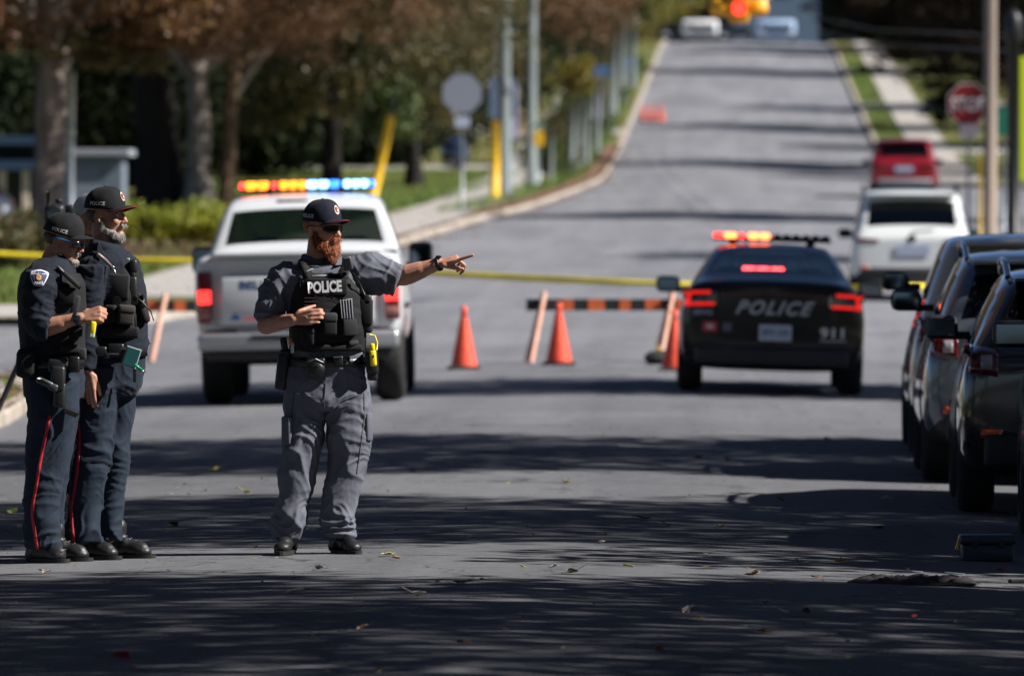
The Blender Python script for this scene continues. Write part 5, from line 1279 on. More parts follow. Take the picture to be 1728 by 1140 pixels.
def cap(P_, M, mat, textmat, brim_mat=None, emblem=True, edge=None, text_side=1, sc_=1.0, tp=(.0,.0), tsize=(.086,.019)):
    S = sc_
    vs = []; fs = []; n = 40; m = 12
    for j in range(m+1):
        th = (math.pi/2+.10)*j/m
        for k in range(n):
            a = 2*math.pi*k/n; r_ = math.sin(th)**.92 if th < math.pi/2 else 1
            seam = 1-.012*max(0, 1-abs(((a/(2*math.pi)*6) % 1)-.5)*0-min(((a/(2*math.pi)*6) % 1), 1-((a/(2*math.pi)*6) % 1))*14)
            front = 1+.05*max(0, -math.sin(a))*math.cos(th)
            x = .087*r_*math.cos(a)*seam*S; y = (.012+.108*r_*math.sin(a)*seam*front)*S; z = (.044+.102*math.cos(th)+.012*max(0,-math.sin(a))*math.sin(2*th))*S
            vs.append((x, y, z))
    for j in range(m):
        for k in range(n): fs.append((j*n+k, (j+1)*n+k, (j+1)*n+(k+1)%n, j*n+(k+1)%n))
    fs.append(tuple(range(n)))
    me = bpy.data.meshes.new('cap'); me.from_pydata(vs, [], fs); me = eval_mods(me, [('SOLIDIFY', dict(thickness=.004, offset=1)), ('SUBSURF', dict(levels=1))])
    bm = bmesh.new(); bm.from_mesh(me); bmesh.ops.recalc_face_normals(bm, faces=bm.faces); bm.to_mesh(me); bm.free()
    bv = bvh_of(me); co = coords(me); no = normals(me); co += no*(pn(co*26)*.0016+.001)[:, None]; set_coords(me, co)
    me.transform(M); c = link_mesh('cap', me, mat, P_.root, True)
    # brim
    vs = []; fs = []; nn = 22; mm = 9
    for j in range(mm+1):
        for i in range(nn+1):
            u = i/nn*2-1; t = j/mm; a = u*R(62)
            xi = .086*math.sin(a); yi = .012-.108*math.cos(a); ext = (.073*math.cos(u*math.pi/2)**.55 if abs(u) < 1 else 0)
            x = xi*(1-.10*t); y = yi-ext*t; z = .039-.022*(u*u)+.004*t-.006*t*t+.014*(1-u*u)
            vs.append((x*S, y*S, z*S))
    for j in range(mm):
        for i in range(nn): fs.append((j*(nn+1)+i, j*(nn+1)+i+1, (j+1)*(nn+1)+i+1, (j+1)*(nn+1)+i))
    me = bpy.data.meshes.new('brim'); me.from_pydata(vs, [], fs); me = eval_mods(me, [('SOLIDIFY', dict(thickness=.004, offset=0)), ('SUBSURF', dict(levels=1))]); me.transform(M); b = link_mesh('brim', me, mat, c, True)
    if edge is not None:
        pts = [M @ Vector(vs[mm*(nn+1)+i]) for i in range(1, nn)]
        MB().tube(pts, .0017*S, 6).build('brim_edge', edge, b, True)
    put(P_, 'button', MB().ell((0,.012*S,.151*S), (.008,.008,.004)), mat, M, parent=c)
    # side lettering projected on the side that faces the camera
    me = text_fit('POLICE', tsize[0], tsize[1], bold=.015); a = coords(me); sd = text_side; out = []
    for p in a:
        yy, zz = -p[0]+tp[0], p[1]+.066+tp[1]
        o = Vector((sd*.3, yy if sd < 0 else yy, zz)); h = bv.ray_cast(o, Vector((-sd,0,0))); out.append((h[0].x+sd*.003 if h[0] else sd*.088, o.y, o.z))
    out = np.array(out); set_coords(me, out); me.transform(M); link_mesh('lettering', me, textmat, c, False)
    if emblem:
        for nm, r_, off, mt in (('emblem', 1.0, .003, pmat('emblem_pale', (.66,.50,.42), .6)), ('emblem_centre', .55, .0055, pmat('emblem_red', (.35,.05,.03), .6)), ('emblem_core', .25, .008, WTXT)):
            pts = []
            for k in range(14):
                t = 2*math.pi*k/14; rx_, rz_ = .017*r_, .022*r_*(1.15 if math.sin(t) > .8 else 1)
                o = Vector((rx_*math.cos(t), -.4, .100+rz_*math.sin(t))); h = bv.ray_cast(o, Vector((0,1,0))); pts.append(Vector((o.x, (h[0].y if h[0] else -.08)-off, o.z)))
            me = bpy.data.meshes.new('e'); me.from_pydata([tuple(p*1.0) for p in pts], [], [tuple(range(14))]); me = eval_mods(me, [('SOLIDIFY', dict(thickness=.002))]); me.transform(M); link_mesh(nm, me, mt, c, False)
    return c
def beard(P_, M, mat, full=1.0, name='beard', strands=900, sc_=1.0, stub=False, seed=1):
    mb = MB(); f = full
    for s in (-1,1):
        if stub:
            mb.ell((.014*s,-.101,-.048), (.012,.007,.006)); mb.ell((.016*s,-.086,-.098), (.016,.020,.016)); continue
        b_ = .75+.25*min(1, max(0, (f-.7)/.5))
        mb.ell((.066*s,-.004,-.050), (.0105*b_,.018,.032)); mb.ell((.059*s,-.028,-.080), (.014*b_,.026,.024*f)); mb.ell((.040*s,-.060,-.092), (.021,.022,.024*f)); mb.ell((.015*s,-.103,-.049), (.015,.009,.0075))
    if stub: mb.ell((0,-.092,-.102), (.016,.014,.014)); mb.v = [v for v in mb.v]
    mb.ell((0,-.082,-.104-.006*f), (.034*(.45 if stub else 1),.026*(.7 if stub else 1),.026*f*(.6 if stub else 1))); (None if stub else (mb.ell((0,-.082,-.118-.010*f), (.026,.022,.020*f)), mb.ell((.0,-.06,-.105), (.045,.04,.022)), mb.ell((0,-.105,-.047), (.014,.007,.006))))
    if f > 1.2: mb.ell((0,-.080,-.150), (.021,.020,.026)); mb.ell((.012,-.074,-.135), (.024,.024,.024)); mb.ell((-.012,-.074,-.135), (.024,.024,.024))
    mb.v = [v*sc_ for v in mb.v]
    me = fleshy(mb, .004, 3, lambda co, no: pn(co*np.array([120,120,40])+seed)*.0035+pn(co*40)*.003)
    co = coords(me); no = normals(me); rr = np.random.default_rng(seed); idx = rr.integers(0, len(co), strands)
    vs = []; fs = []
    for i in idx:
        p = Vector(co[i]); nrm = Vector(no[i]); dr = (nrm*.6+Vector((rr.normal()*.25, -.25+rr.normal()*.15, -1.0))).normalized(); L = .010+.016*rr.random()*f
        w = nrm.cross(dr).normalized()*.00065; m1 = p+dr*L*.5+nrm*.002; e = p+dr*L
        b = len(vs); vs += [p-w, p+w, m1+w*.8, m1-w*.8, e]; fs += [(b,b+1,b+2,b+3), (b+3,b+2,b+4)]
    me.transform(M); o = link_mesh(name, me, mat, P_.root, True)
    m2 = bpy.data.meshes.new('s'); m2.from_pydata([tuple(v) for v in vs], [], fs); m2.transform(M); q = link_mesh('beard_strands', m2, mat, o, False); q['kind'] = 'stuff'
    return o
def glasses(P_, M, mat, framem, sc_=1.0, arms=True, up=0.0, temple=None):
    mb = MB()
    for s in (-1,1):
        vs = []; fs = []
        for j in range(6):
            for i in range(9):
                u, v = i/8, j/5*2-1; a = .10+u*.92; hh = .0165*(1-.35*abs(u*2-1)**3)*(1-.2*u); vs.append((s*.090*math.sin(a), .010-.129*math.cos(a*.93), .004+up+v*hh*1.12-.003*u))
        for j in range(5):
            for i in range(8): fs.append((j*9+i, j*9+i+1, (j+1)*9+i+1, (j+1)*9+i))
        mb.add(vs, fs)
    me = bpy.data.meshes.new('g'); me.from_pydata([tuple(v*sc_) for v in mb.v], [], mb.f); me = eval_mods(me, [('SOLIDIFY', dict(thickness=.002))]); me.transform(M); o = link_mesh('sunglasses', me, mat, P_.root, True)
    for s in (-1,1): put(P_, 'temple_arm', MB().tube([(s*.071,-.060,.010+up),(s*.083,-.02,.012+up),(s*.087,.022,.010+up),(s*.085,.040,.0+up)], [.0034,.003,.003,.0028], 6, flat=1.0), temple or framem, M, parent=o)
    put(P_, 'nose_bridge', MB().tube([(-.012,-.117,.010+up),(0,-.121,.012+up),(.012,-.117,.010+up)], .0026, 6), framem, M, parent=o)
    return o
def eyes(P_, M, sc_=1.0):
    for s in (-1,1):
        e = put(P_, 'eye', MB().ell((.031*s,-.0795,.006), (.012,.009,.0085)), pmat('eye_white', (.5,.46,.43), .2), M)
        put(P_, 'iris', MB().ell((.031*s,-.0875,.006), (.005,.002,.005)), pmat('iris_brown', (.03,.02,.012), .1), M, parent=e)
        put(P_, 'eyebrow', MB().tube([(.016*s,-.098,.022),(.032*s,-.095,.028),(.048*s,-.082,.023)], [.0035,.004,.002], 6), HAIRD, M)
def folded(mb, vox, amp, joints=(), seed=0, smooth=5, fz=13, dirz=.5, fine=.0014):
    def disp(co, no):
        c = co.copy(); w = np.ones(len(co))*.55
        for (c0, r0, k) in joints: w += k*np.exp(-((co-np.array(c0))**2).sum(1)/r0**2)
        zz = c[:,2]+dirz*c[:,0]+.35*pn(co*4+seed)
        n1 = 1-2*np.abs(pn(np.stack([c[:,0]*3.2+seed, c[:,1]*3.2, zz*fz], 1))); zz2 = c[:,2]-dirz*1.1*c[:,0]+.3*pn(co*5+seed+9)
        n2 = 1-2*np.abs(pn(np.stack([c[:,0]*4+7, c[:,1]*4+seed, zz2*fz*1.25], 1)))
        n3 = pn(co*5.5+seed*1.7)
        return amp*w*(.75*np.maximum(n1,-.2)**2*np.sign(n1)+.5*np.maximum(n2,-.2)**2*np.sign(n2))+amp*.8*n3+fine*pn(co*60)
    disp.post = 2
    return fleshy(mb, vox, smooth, disp)
def ribbon(P_, name, bvh, pts, w, mat, off=.004, parent=None, thick=.0015):
    """pts: (x, z) in local metres seen from the camera, laid on the surface"""
    vs = []; fs = []; N = 60; L = [0]
    for a, b_ in zip(pts, pts[1:]): L.append(L[-1]+math.hypot(b_[0]-a[0], b_[1]-a[1]))
    for k in range(N+1):
        t = L[-1]*k/N; x = np.interp(t, L, [p[0] for p in pts]); z = np.interp(t, L, [p[1] for p in pts])
        t2 = min(t+.01, L[-1]); t1 = max(t-.01, 0); dx = np.interp(t2, L, [p[0] for p in pts])-np.interp(t1, L, [p[0] for p in pts]); dz = np.interp(t2, L, [p[1] for p in pts])-np.interp(t1, L, [p[1] for p in pts]); l = math.hypot(dx, dz) or 1
        nx, nz = -dz/l*w/2, dx/l*w/2
        for s in (-1,0,1):
            v = proj(bvh, x+s*nx, z+s*nz, off, 0.); vs.append(v)
    for k in range(N):
        for j in range(2): a = 3*k+j; fs.append((a, a+3, a+4, a+1))
    me = bpy.data.meshes.new('r'); me.from_pydata([tuple(v) for v in vs], [], fs); me = eval_mods(me, [('SOLIDIFY', dict(thickness=thick, offset=0))])
    return link_mesh(name, me, mat, parent or P_.root, True)
def boot(P_, ankle, toe, heel_back=.06, w=.048, label=None):
    """ankle & toe at sole height points (x,y); z=0 ground"""
    a = Vector((ankle[0], ankle[1], 0)); t = Vector((toe[0], toe[1], 0)); d = (t-a); L = d.length; d.normalize(); ang = math.atan2(d.x, -d.y)
    mb = MB()
    mb.capsule((0,.045,.05), .040, (0,-.02,.055), .044, 14); mb.ell((0,-L+.045,.038), (w,.055,.034)); mb.ell((0,-L*.55,.052), (w*.92,.075,.045)); mb.capsule((0,-.03,.075), .043, (0,-L+.08,.045), .034, 14); mb.capsule((0,.02,.06), .045, (0,.01,.17), .048, 14); mb.ell((0,.05,.04), (.038,.035,.045))
    me = fleshy(mb, .007, 4, lambda co, no: pn(co*45)*.0012); M = Matrix.Translation(a) @ Matrix.Rotation(ang, 4, 'Z')
    co = coords(me); co[:,2] = np.maximum(co[:,2], .012); set_coords(me, co); me.transform(M)
    o = link_mesh('boot', me, BOOT, P_.root, True)
    s = MB()
    out = [];
    for k in range(28):
        th = 2*math.pi*k/28; y = -L/2+.02+(L/2+.052)*math.sin(th); wy = w*(1.08 if y < -L*.45 else .86); out.append((wy*math.cos(th)*abs(math.cos(th))**-.25 if abs(math.cos(th)) > .01 else 0, y))
    s.add([(x, y, .0) for x, y in out]+[(x, y, .022) for x, y in out], [tuple(range(28)), tuple(reversed(range(28,56)))]+[(k, (k+1)%28, 28+(k+1)%28, 28+k) for k in range(28)])
    s.v = [M @ v for v in s.v]; s.build('sole', SOLE, o)
    l = MB()
    for k in range(5): y = -.035-.028*k; z = .118-.012*k; l.tube([(-.022,y,z-.006),(0,y-.006,z+.003),(.022,y,z-.006)], .0028, 5)
    l.v = [M @ v for v in l.v]; l.build('laces', BLK, o)
    return o
def gear(P_, bvh, px, py, w, h, t, mat, name='pouch', rot=0., off=.0, parent=None, bev=.012, flap=None, d=None):
    c = P_.q(px, py)
    hit = bvh.ray_cast(Vector((c.x, -3, c.z)), Vector((0,1,0)))
    y = (hit[0].y if hit[0] is not None else 0.) if d is None else d
    ctr = P_.q(px, py, y-t/2+.012-off)
    ry = Euler((0,rot,0)).to_matrix()
    nrm = hit[1] if (hit[0] is not None and d is None) else Vector((0,-1,0)); yaw = max(-.9, min(.9, math.atan2(nrm.x, -nrm.y)))
    M = Euler((0,0,yaw)).to_matrix() @ ry
    o = MB().box(ctr, (w, t, h), M, bev).build(name, mat, parent or P_.root, True)
    if flap: MB().box(ctr+M @ Vector((0,-.004,h*.28)), (w*1.06,t*1.08,h*.42), M, bev).build('flap', flap, o, True)
    return o
# ================= officer pointing, at the centre
pc = Person('bearded officer in grey with a POLICE vest pointing to the right', 530, 936)
q = pc.q; K = 1/pc.sc
body = MB()
headpos = q(545, 386, -.02)
neck = q(536, 440, .02)
Mh = make_head(pc, headpos, R(52), R(4), 0, neck, body)
# torso core, legs core
body.loft([(q(545,455,.01), .12,.08,0),(q(548,480,.0), .19,.10,0),(q(550,540,0), .17,.11,0),(q(550,600,0), .16,.10,0),(q(552,650,0), .17,.10,0)], 18)
for hx, kx, ax in ((517,504,487),(588,586,571)): body.chain([q(hx,660,0), q(kx,775,-.02), q(ax,905,.0)], [.06,.045,.04], 12)
shR, elR, wrR = q(484,466,-.01), q(449,550,-.02), q(496,541,-.225)
body.chain([shR+Vector((.03,0,-.03)), elR, wrR], [.045,.050,.031], 14); body.capsule(elR.lerp(wrR,.25), .048, elR.lerp(wrR,.5), .042, 14)
hand(body, q(499,539,-.235), (.80,-.25,.10), (-.22,-.97,.05), (0.02,-.0,1), [(.35,1.15,.9),(.30,1.15,.9),(.30,1.15,.9),(.30,1.15,.95)], (.6,.35,.75), 1.02)
shL, elL, wrL = q(612,464,.0), q(682,467,-.05), q(740,447,-.10)
body.chain([shL, elL, wrL], [.050,.054,.033], 14); body.capsule(elL.lerp(wrL,.12), .055, elL.lerp(wrL,.5), .047, 14)
hd = (q(760,441,-.115)-wrL)
hand(body, q(744,446,-.105), hd, (.05,-.38,.92), (-.1,-1,-.45), [(-.06,.05,.03),(1.05,1.1,.5),(1.2,1.15,.55),(1.25,1.2,.6)], (.95,.10,.55), 1.06)
link_mesh('body', fleshy(body, .0046, 3), SKIN, pc.root, True)
beard(pc, Mh, HAIRR, 1.38, strands=7000, seed=3)
cap(pc, Mh, CAPM, WTXT, edge=REDT, text_side=-1, tp=(.034,-.004))
glasses(pc, Mh, pmat('sunglass_black', (.003,.003,.004), .22, spec=.25), BLK)
put(pc, 'hair', MB().ell((0,.040,.012), (.079,.078,.060)), HAIRR, Mh)
# shirt
sh = MB()
sh.loft([(q(545,444,.02), .085,.075,0),(q(545,450,.01), .14,.095,0),(q(546,460,.0), .20,.115,0),(q(547,471,.0), .235,.12,0),(q(548,490,0), .235,.13,0),(q(551,530,0), .205,.14,0),(q(552,575,0), .195,.145,0),(q(552,612,0), .20,.14,0)], 28, 2.3)
sh.loft([(q(502,458,.0), .065,.075,0,(0,R(48),0)),(q(484,470,-.01), .080,.086,0,(0,R(34),0)),(q(464,500,-.02), .080,.086,0,(0,R(20),0)),(q(456,528,-.03), .074,.080,0,(0,R(18),0)),(q(453,541,-.04), .078,.084,0,(R(-20),R(16),0))], 22)
sh.loft([(q(598,466,.0), .095,.088,0,(0,R(80),0)),(q(622,463,-.01), .098,.090,0,(0,R(88),0)),(q(645,466,-.03), .088,.086,0,(0,R(98),0)),(q(664,472,-.04), .082,.084,0,(0,R(106),0)),(q(671,475,-.045), .084,.086,0,(0,R(108),0))], 22)
sh.loft([(q(536,452,.025), .098,.088,0),(q(536,443,.025), .084,.076,0),(q(535,433,.03), .078,.070,0)], 22)
me = folded(sh, .0065, .0125, [(shR,.12,1.2),(q(460,520,0),.10,1.5),(shL,.14,1.6),(q(650,470,0),.10,1.5)], 6, 3, fz=7.5, dirz=-1.3)
link_mesh('shirt', me, SHIRTG, pc.root, True)
# collar points
for (a, b_, c_) in (((508,436,-.0),(540,452,-.10),(515,450,-.09)), ((575,432,-.03),(566,449,-.115),(584,448,-.08))):
    A, B, Cc = q(*a), q(*b_), q(*c_)
    mb = MB().add([A, B, Cc, A+Vector((0,.012,0)), B+Vector((0,.012,-.004)), Cc+Vector((0,.012,0))], [(0,1,2),(5,4,3),(0,3,4,1),(1,4,5,2),(2,5,3,0)]); mb.build('collar', SHIRTG, pc.root)
# trousers
tr = MB()
tr.loft([(q(551,604,0), .205,.135,0),(q(551,640,0), .222,.14,0),(q(552,672,0), .226,.14,0),(q(552,688,0), .19,.12,0)], 28, 2.4)
Lr = [(640,516,35,.125),(690,513,35,.125),(740,512,34,.115),(765,507,30,.10),(800,498,31,.10),(830,498,28,.10),(855,493,25,.095),(882,488,27,.10),(910,486,24,.095)]
Rr = [(640,588,35,.125),(690,588,37,.125),(740,588,36,.115),(765,588,31,.10),(800,583,28,.10),(830,578,28,.10),(855,572,27,.095),(882,569,26,.10),(908,573,23,.095)]
tr.loft([(q(x,y,-.0), hw*K, dp, 0) for y,x,hw,dp in Lr], 24, 2.2); tr.loft([(q(x,y,.01), hw*K, dp, 0) for y,x,hw,dp in Rr], 24, 2.2)
me = folded(tr, .0065, .0185, [(q(505,765,-.08),.10,1.0),(q(488,885,-.05),.11,1.6),(q(588,770,-.08),.10,1.0),(q(571,885,-.05),.11,1.6),(q(552,690,-.1),.10,.9)], 5, 4, fz=8.5, dirz=.7)
trb = bvh_of(me); link_mesh('trousers', me, TROUG, pc.root, True)
# seams and pocket edges sewn on the trousers
for pts in ([(497,664),(494,700),(491,728)], [(497,664),(538,672)], [(616,662),(617,700),(612,745),(604,800)], [(616,664),(582,676)], [(551,625),(552,650),(549,690)]):
    ribbon(pc, 'seam', trb, [(q(x,y).x, q(x,y).z) for x, y in pts], .006, cloth('seam_cloth', (.075,.077,.09)), .0035)
for (x, y, w, h) in ((484,728,.07,.15),(622,722,.05,.15)): gear(pc, trb, x, y, w, h, .03, TROUG, 'cargo_pocket', bev=.01, off=-.002)
boot(pc, (q(488,0,0).x, .02), (q(478,0,0).x, -.24)); boot(pc, (q(571,0,0).x, .03), (q(604,0,0).x, -.17))
# vest
vt = MB()
vt.loft([(q(549,462,-.01), .115,.135,R(8)),(q(549,474,-.01), .160,.158,R(8)),(q(551,495,-.01), .188,.172,R(8)),(q(553,530,-.01), .203,.178,R(8)),(q(554,565,-.01), .200,.176,R(8)),(q(554,594,-.01), .192,.168,R(8))], 32, 3.0)
for (xa, xb) in ((512,524),(585,578)):
    vt.chain([q(xb,468,-.13), q(xa,446,-.07), q(xa,444,.02), q(xb,462,.12)], [.034,.030,.030,.034], 10, flat=.5)
me = fleshy(vt, .007, 3, lambda co, no: pn(co*9)*.006+pn(co*np.array([20,20,45]))*.002)
vb = bvh_of(me); vest = link_mesh('vest', me, VESTM, pc.root, True)
def G_(px, py, w, h, t, mat=VESTG, name='pouch', **kw): return gear(pc, vb, px, py, w, h, t, mat, name, parent=kw.pop('parent', vest), **kw)
pan = G_(553, 486, .205, .085, .02, VESTM, 'name_panel', bev=.006)
me = text_fit('POLICE', 57*K, 20*K, bold=.045); co = coords(me); rz = R(-3.5)
ca, sa = math.cos(-rz), math.sin(-rz); cc = q(551.5, 485)
pb_ = bvh_of(MB().add([v.co for v in pan.data.vertices], [tuple(p.vertices) for p in pan.data.polygons]).raw())
out = []
for p in co:
    x, z = p[0]*ca-p[1]*sa+cc.x, p[0]*sa+p[1]*ca+cc.z
    v = proj(pb_, x, z, .004, -.2); out.append((v.x, v.y-.004, v.z))
set_coords(me, np.array(out)); link_mesh('lettering', me, WTXT, pan, False)
G_(540, 467, .085, .008, .012, pmat('white_strip', (.6,.6,.6)), 'pen', rot=R(-2), bev=.002)
G_(521, 458, .05, .007, .012, pmat('grey_strip', (.25,.25,.26)), 'zip_pull', rot=R(-22), bev=.002)
G_(577, 467, .006, .045, .012, pmat('grey_strip', (.25,.25,.26)), 'pen', rot=R(8), bev=.002)
for k in range(4): G_(552, 505+6*k, .24, .007, .008, VESTG, 'webbing_strap', bev=.002)
mg = G_(586, 527, .062, .115, .035, pmat('magazine_dark', (.035,.036,.04), .4), 'rifle_magazine', rot=R(-5), off=.01, bev=.004)
for k in range(5): G_(576+4.6*k, 523, .0028, .10, .008, pmat('pale_ridge', (.42,.43,.46), .35), 'magazine_ridge', rot=R(-5), off=.045, bev=.001, parent=mg)
G_(586, 507, .058, .003, .008, MATS['pale_ridge'], 'magazine_ridge', rot=R(-9), off=.045, bev=.001, parent=mg)
G_(590, 554, .075, .088, .05, VESTG, 'magazine_pouch', rot=R(-3), flap=None, bev=.006)
G_(556, 548, .075, .12, .055, VESTM, 'pouch', flap=VESTG); G_(521, 568, .07, .10, .05, VESTM, 'pouch', flap=VESTM)
G_(566, 588, .28, .03, .03, VESTM, 'waist_strap', bev=.008); G_(596, 581, .06, .03, .04, VESTG, 'pouch', rot=R(-12))
G_(618, 528, .07, .14, .07, VESTM, 'radio_pouch', d=-.06); G_(620, 508, .045, .06, .05, RUB, 'radio', d=-.08)
G_(621, 552, .05, .07, .06, VESTG, 'flashlight_holder', d=-.06)
MB().tube([q(616,500,-.1), q(606,478,-.15), q(596,462,-.16)], .005, 6).build('coiled_cord', RUB, vest, True)
mic = MB().box(q(587,446,-.155), (.052,.03,.075), Euler((0,R(-12),R(10))).to_matrix(), .012).build('radio_microphone', pmat('mic_grey', (.06,.06,.066), .4), vest, True)
for k in range(5): MB().box(q(587+.6*k,438+3.6*k,-.173), (.036,.006,.0035), Euler((0,R(-12),R(10))).to_matrix()).build('grille_bar', RUB, mic)
for px_, py_ in ((507,470),(512,478),(605,470)): MB().ell(q(px_,py_,-.15), (.011,.008,.011)).build('buckle', VESTG, vest, True)
MB().tube([q(505,466,-.14), q(508,492,-.16), q(520,506,-.185)], .004, 6).build('cable', RUB, vest, True)
# belt and holsters
bt = MB().loft([(q(551,620,0), .216,.150,0),(q(551,604,0), .214,.148,0)], 32, 2.4); belt = bt.build('duty_belt', LEATH, pc.root, True)
bb = bvh_of(belt.data)
MB().box(q(571,610,-.165), (.05,.02,.05), bev=.006).build('buckle', SILV if False else RUB, belt, True); MB().box(q(570,604,-.177), (.045,.006,.006), bev=.002).build('buckle_edge', SILV, belt)
hc_ = MB().ell(q(533,625,-.19), (.052,.03,.052)).box(q(533,612,-.185), (.10,.05,.04), bev=.01).build('handcuff_pouch', LEATH, belt, True)
MB().tube([q(520,612,-.225), q(533,607,-.232), q(546,613,-.225)], .002, 5).build('pouch_edge', SILV, belt)
gun = MB().box(q(477,628,-.03), (.065,.12,.20), Euler((0,R(6),0)).to_matrix(), .02).box(q(482,600,-.03), (.06,.11,.06), bev=.015).build('holster', RUB, belt, True)
MB().box(q(480,585,-.05), (.035,.05,.09), Euler((0,R(-10),0)).to_matrix(), .01).build('pistol_grip', RUB, gun, True)
MB().box(q(494,588,-.16), (.018,.02,.06), Euler((0,R(4),0)).to_matrix(), .005).build('key_holder', SILV, belt, True); MB().box(q(490,578,-.15), (.02,.02,.035), bev=.004).build('orange_tag', pmat('tag_orange', (.5,.15,.03), .5), belt)
th = MB().box(q(628,612,-.10), (.065,.09,.13), Euler((0,R(-4),0)).to_matrix(), .015).box(q(629,634,-.09), (.055,.08,.06), bev=.012).build('stun_gun_holster', RUB, belt, True)
sg = MB().box(q(630,606,-.165), (.034,.035,.085), Euler((0,R(-4),0)).to_matrix(), .01).box(q(629,588,-.165), (.026,.03,.045), Euler((0,R(-6),0)).to_matrix(), .009).build('stun_gun', pmat('stun_gun_yellow', (.80,.62,.01), .4), belt, True)
MB().tube([q(624,566,-.15), q(633,568,-.16), q(637,580,-.165), q(636,592,-.165)], .004, 6).build('lanyard', MATS['stun_gun_yellow'], sg, True); MB().box(q(630,603,-.186), (.010,.006,.014), bev=.002).build('trigger_slot', RUB, sg)
# watch
w_ = wrL.lerp(q(744,446,-.105), .2); ax = (q(744,446,-.105)-elL).normalized(); R_ = ax.to_track_quat('Z','Y').to_matrix()
wt = MB().lathe([(.036,-.010),(.039,-.008),(.039,.008),(.036,.010)], 20); wt.v = [R_ @ v+w_ for v in wt.v]; wo = wt.build('watch_strap', RUB, pc.root, True)
MB().box(w_+Vector((0,-.012,.038)), (.03,.03,.012), bev=.004).build('watch_face', LEATH, wo, True)

# ================= navy officers
def navy_officer(pr, hd, torso, sleeves, legs, boots_, capkw, skin, stripes, joints, bodyfn, waist, seed):
    q = pr.q; K = 1/pr.sc; body = MB()
    M = make_head(pr, hd[0], hd[1], hd[2], hd[3], hd[4], body, hd[5])
    body.loft([(c, rx*.8, ry*.8, rz) for c, rx, ry, rz in torso], 18)
    for lg in legs: body.chain([q(*lg[0]), q(*lg[1]), q(*lg[2])], [.045,.040,.038], 12)
    bodyfn(body, q)
    link_mesh('body', fleshy(body, .0046, 3), skin, pr.root, True)
    s = MB().loft(torso, 28, 2.3)
    for sl in sleeves: s.loft(sl, 22)
    me = folded(s, .0075, .010, joints[0], seed, 4, fz=11, dirz=.8); shirt = link_mesh('shirt', me, NAVYC, pr.root, True)
    t = MB().loft(waist, 28, 2.3)
    for k, lg in enumerate(legs): t.loft(lg[3], 24, 2.2)
    mt = folded(t, .0075, .014, joints[1], seed+3, 4, fz=9, dirz=.7); tb = bvh_of(mt); link_mesh('trousers', mt, NAVYT, pr.root, True)
    for st_ in stripes: ribbon(pr, 'red_stripe', tb, [(q(x,y).x, q(x,y).z) for x, y in st_], .0165, REDT, .004)
    for b in boots_: boot(pr, *b)
    cap(pr, M, CAPB, WTXT, sc_=hd[5], **capkw)
    return M, bvh_of(me), shirt, tb

# officer nearest the left edge, in profile
pa = Person('navy-clad officer with a shoulder patch and blue sunglasses, raising his fist', 95, 950); q = pa.q; K = 1/pa.sc
def bodyA(b, q):
    b.chain([q(67,486,-.19), q(70,552,-.205), q(137,538,-.24)], [.050,.040,.031], 14); b.capsule(q(78,554,-.205), .050, q(104,547,-.22), .043, 14)
    hand(b, q(141,537,-.245), (.9,-.15,.22), (-.2,-.9,.35), (.1,-.2,1), [(1.15,1.35,.9),(1.2,1.35,.9),(1.25,1.35,.9),(1.3,1.35,.9)], (.7,.15,.8), 1.05)
    b.chain([q(98,482,.2), q(105,560,.24), q(150,545,.1)], [.055,.045,.03], 12)
torsoA = [(q(91,437,.0), .07,.08,0),(q(88,450,.0), .115,.15,0),(q(84,466,0), .145,.215,0),(q(83,490,0), .158,.225,0),(q(84,530,0), .165,.20,0),(q(86,575,0), .165,.185,0),(q(88,618,0), .165,.18,0)]
slA = [(q(72,462,-.16), .085,.08,0,(0,R(8),0)),(q(66,485,-.195), .088,.078,0),(q(63,515,-.20), .084,.076,0),(q(64,540,-.205), .076,.072,0,(0,R(-10),0)),(q(72,556,-.21), .064,.068,0,(0,R(-55),0)),(q(82,555,-.215), .062,.066,0,(0,R(-78),0))]
slA2 = [(q(98,470,.16), .08,.08,0),(q(100,520,.22), .075,.075,0),(q(106,556,.24), .07,.07,0)]
lgA1 = [(y, x, hw, dp) for y, x, hw, dp in ((640,90,.138,.115),(690,90,.132,.11),(740,83,.118,.10),(780,79,.110,.095),(820,75,.100,.09),(860,70,.090,.085),(895,71,.088,.09),(925,74,.090,.09))]
lgA2 = ((640,94,.13,.11),(690,96,.125,.11),(740,90,.112,.10),(780,86,.100,.09),(820,84,.088,.085),(860,82,.080,.08),(895,82,.078,.085),(922,84,.082,.085))
legsA = [((90,655,-.08),(80,780,-.09),(72,915,-.08), [(q(x,y,-.085), hw, dp, 0) for y,x,hw,dp in lgA1]), ((92,655,.08),(88,780,.09),(86,915,.09), [(q(x,y,.085), hw, dp, 0) for y,x,hw,dp in lgA2])]
MA, sbA, shirtA, tbA = navy_officer(pa, (q(108,407,0), R(76), R(14), 0, q(90,440,.01), .97), torsoA, [slA, slA2], legsA,
    [((q(70,0,0).x, -.10), (q(112,0,0).x, -.16), ), ((q(96,0,0).x, .06), (q(147,0,0).x, .01))], dict(text_side=-1, tp=(.006,-.012), emblem=False), SKIN2,
    [[(90,700),(84,728),(77,757),(70,795),(66,818),(60,850),(59,868),(63,895),(68,928)]],
    ([(q(64,480,-.2),.12,.8),(q(66,545,-.2),.10,1.6)], [(q(80,770,-.17),.12,.8),(q(72,895,-.17),.12,1.5),(q(90,720,-.17),.12,.6)]), bodyA, [(q(88,602,0), .160,.175,0),(q(90,640,0), .158,.17,0),(q(90,672,0), .150,.16,0)], 11)
beard(pa, MA, HAIRG, .62, 'goatee', 400, seed=4, sc_=.95, stub=True)
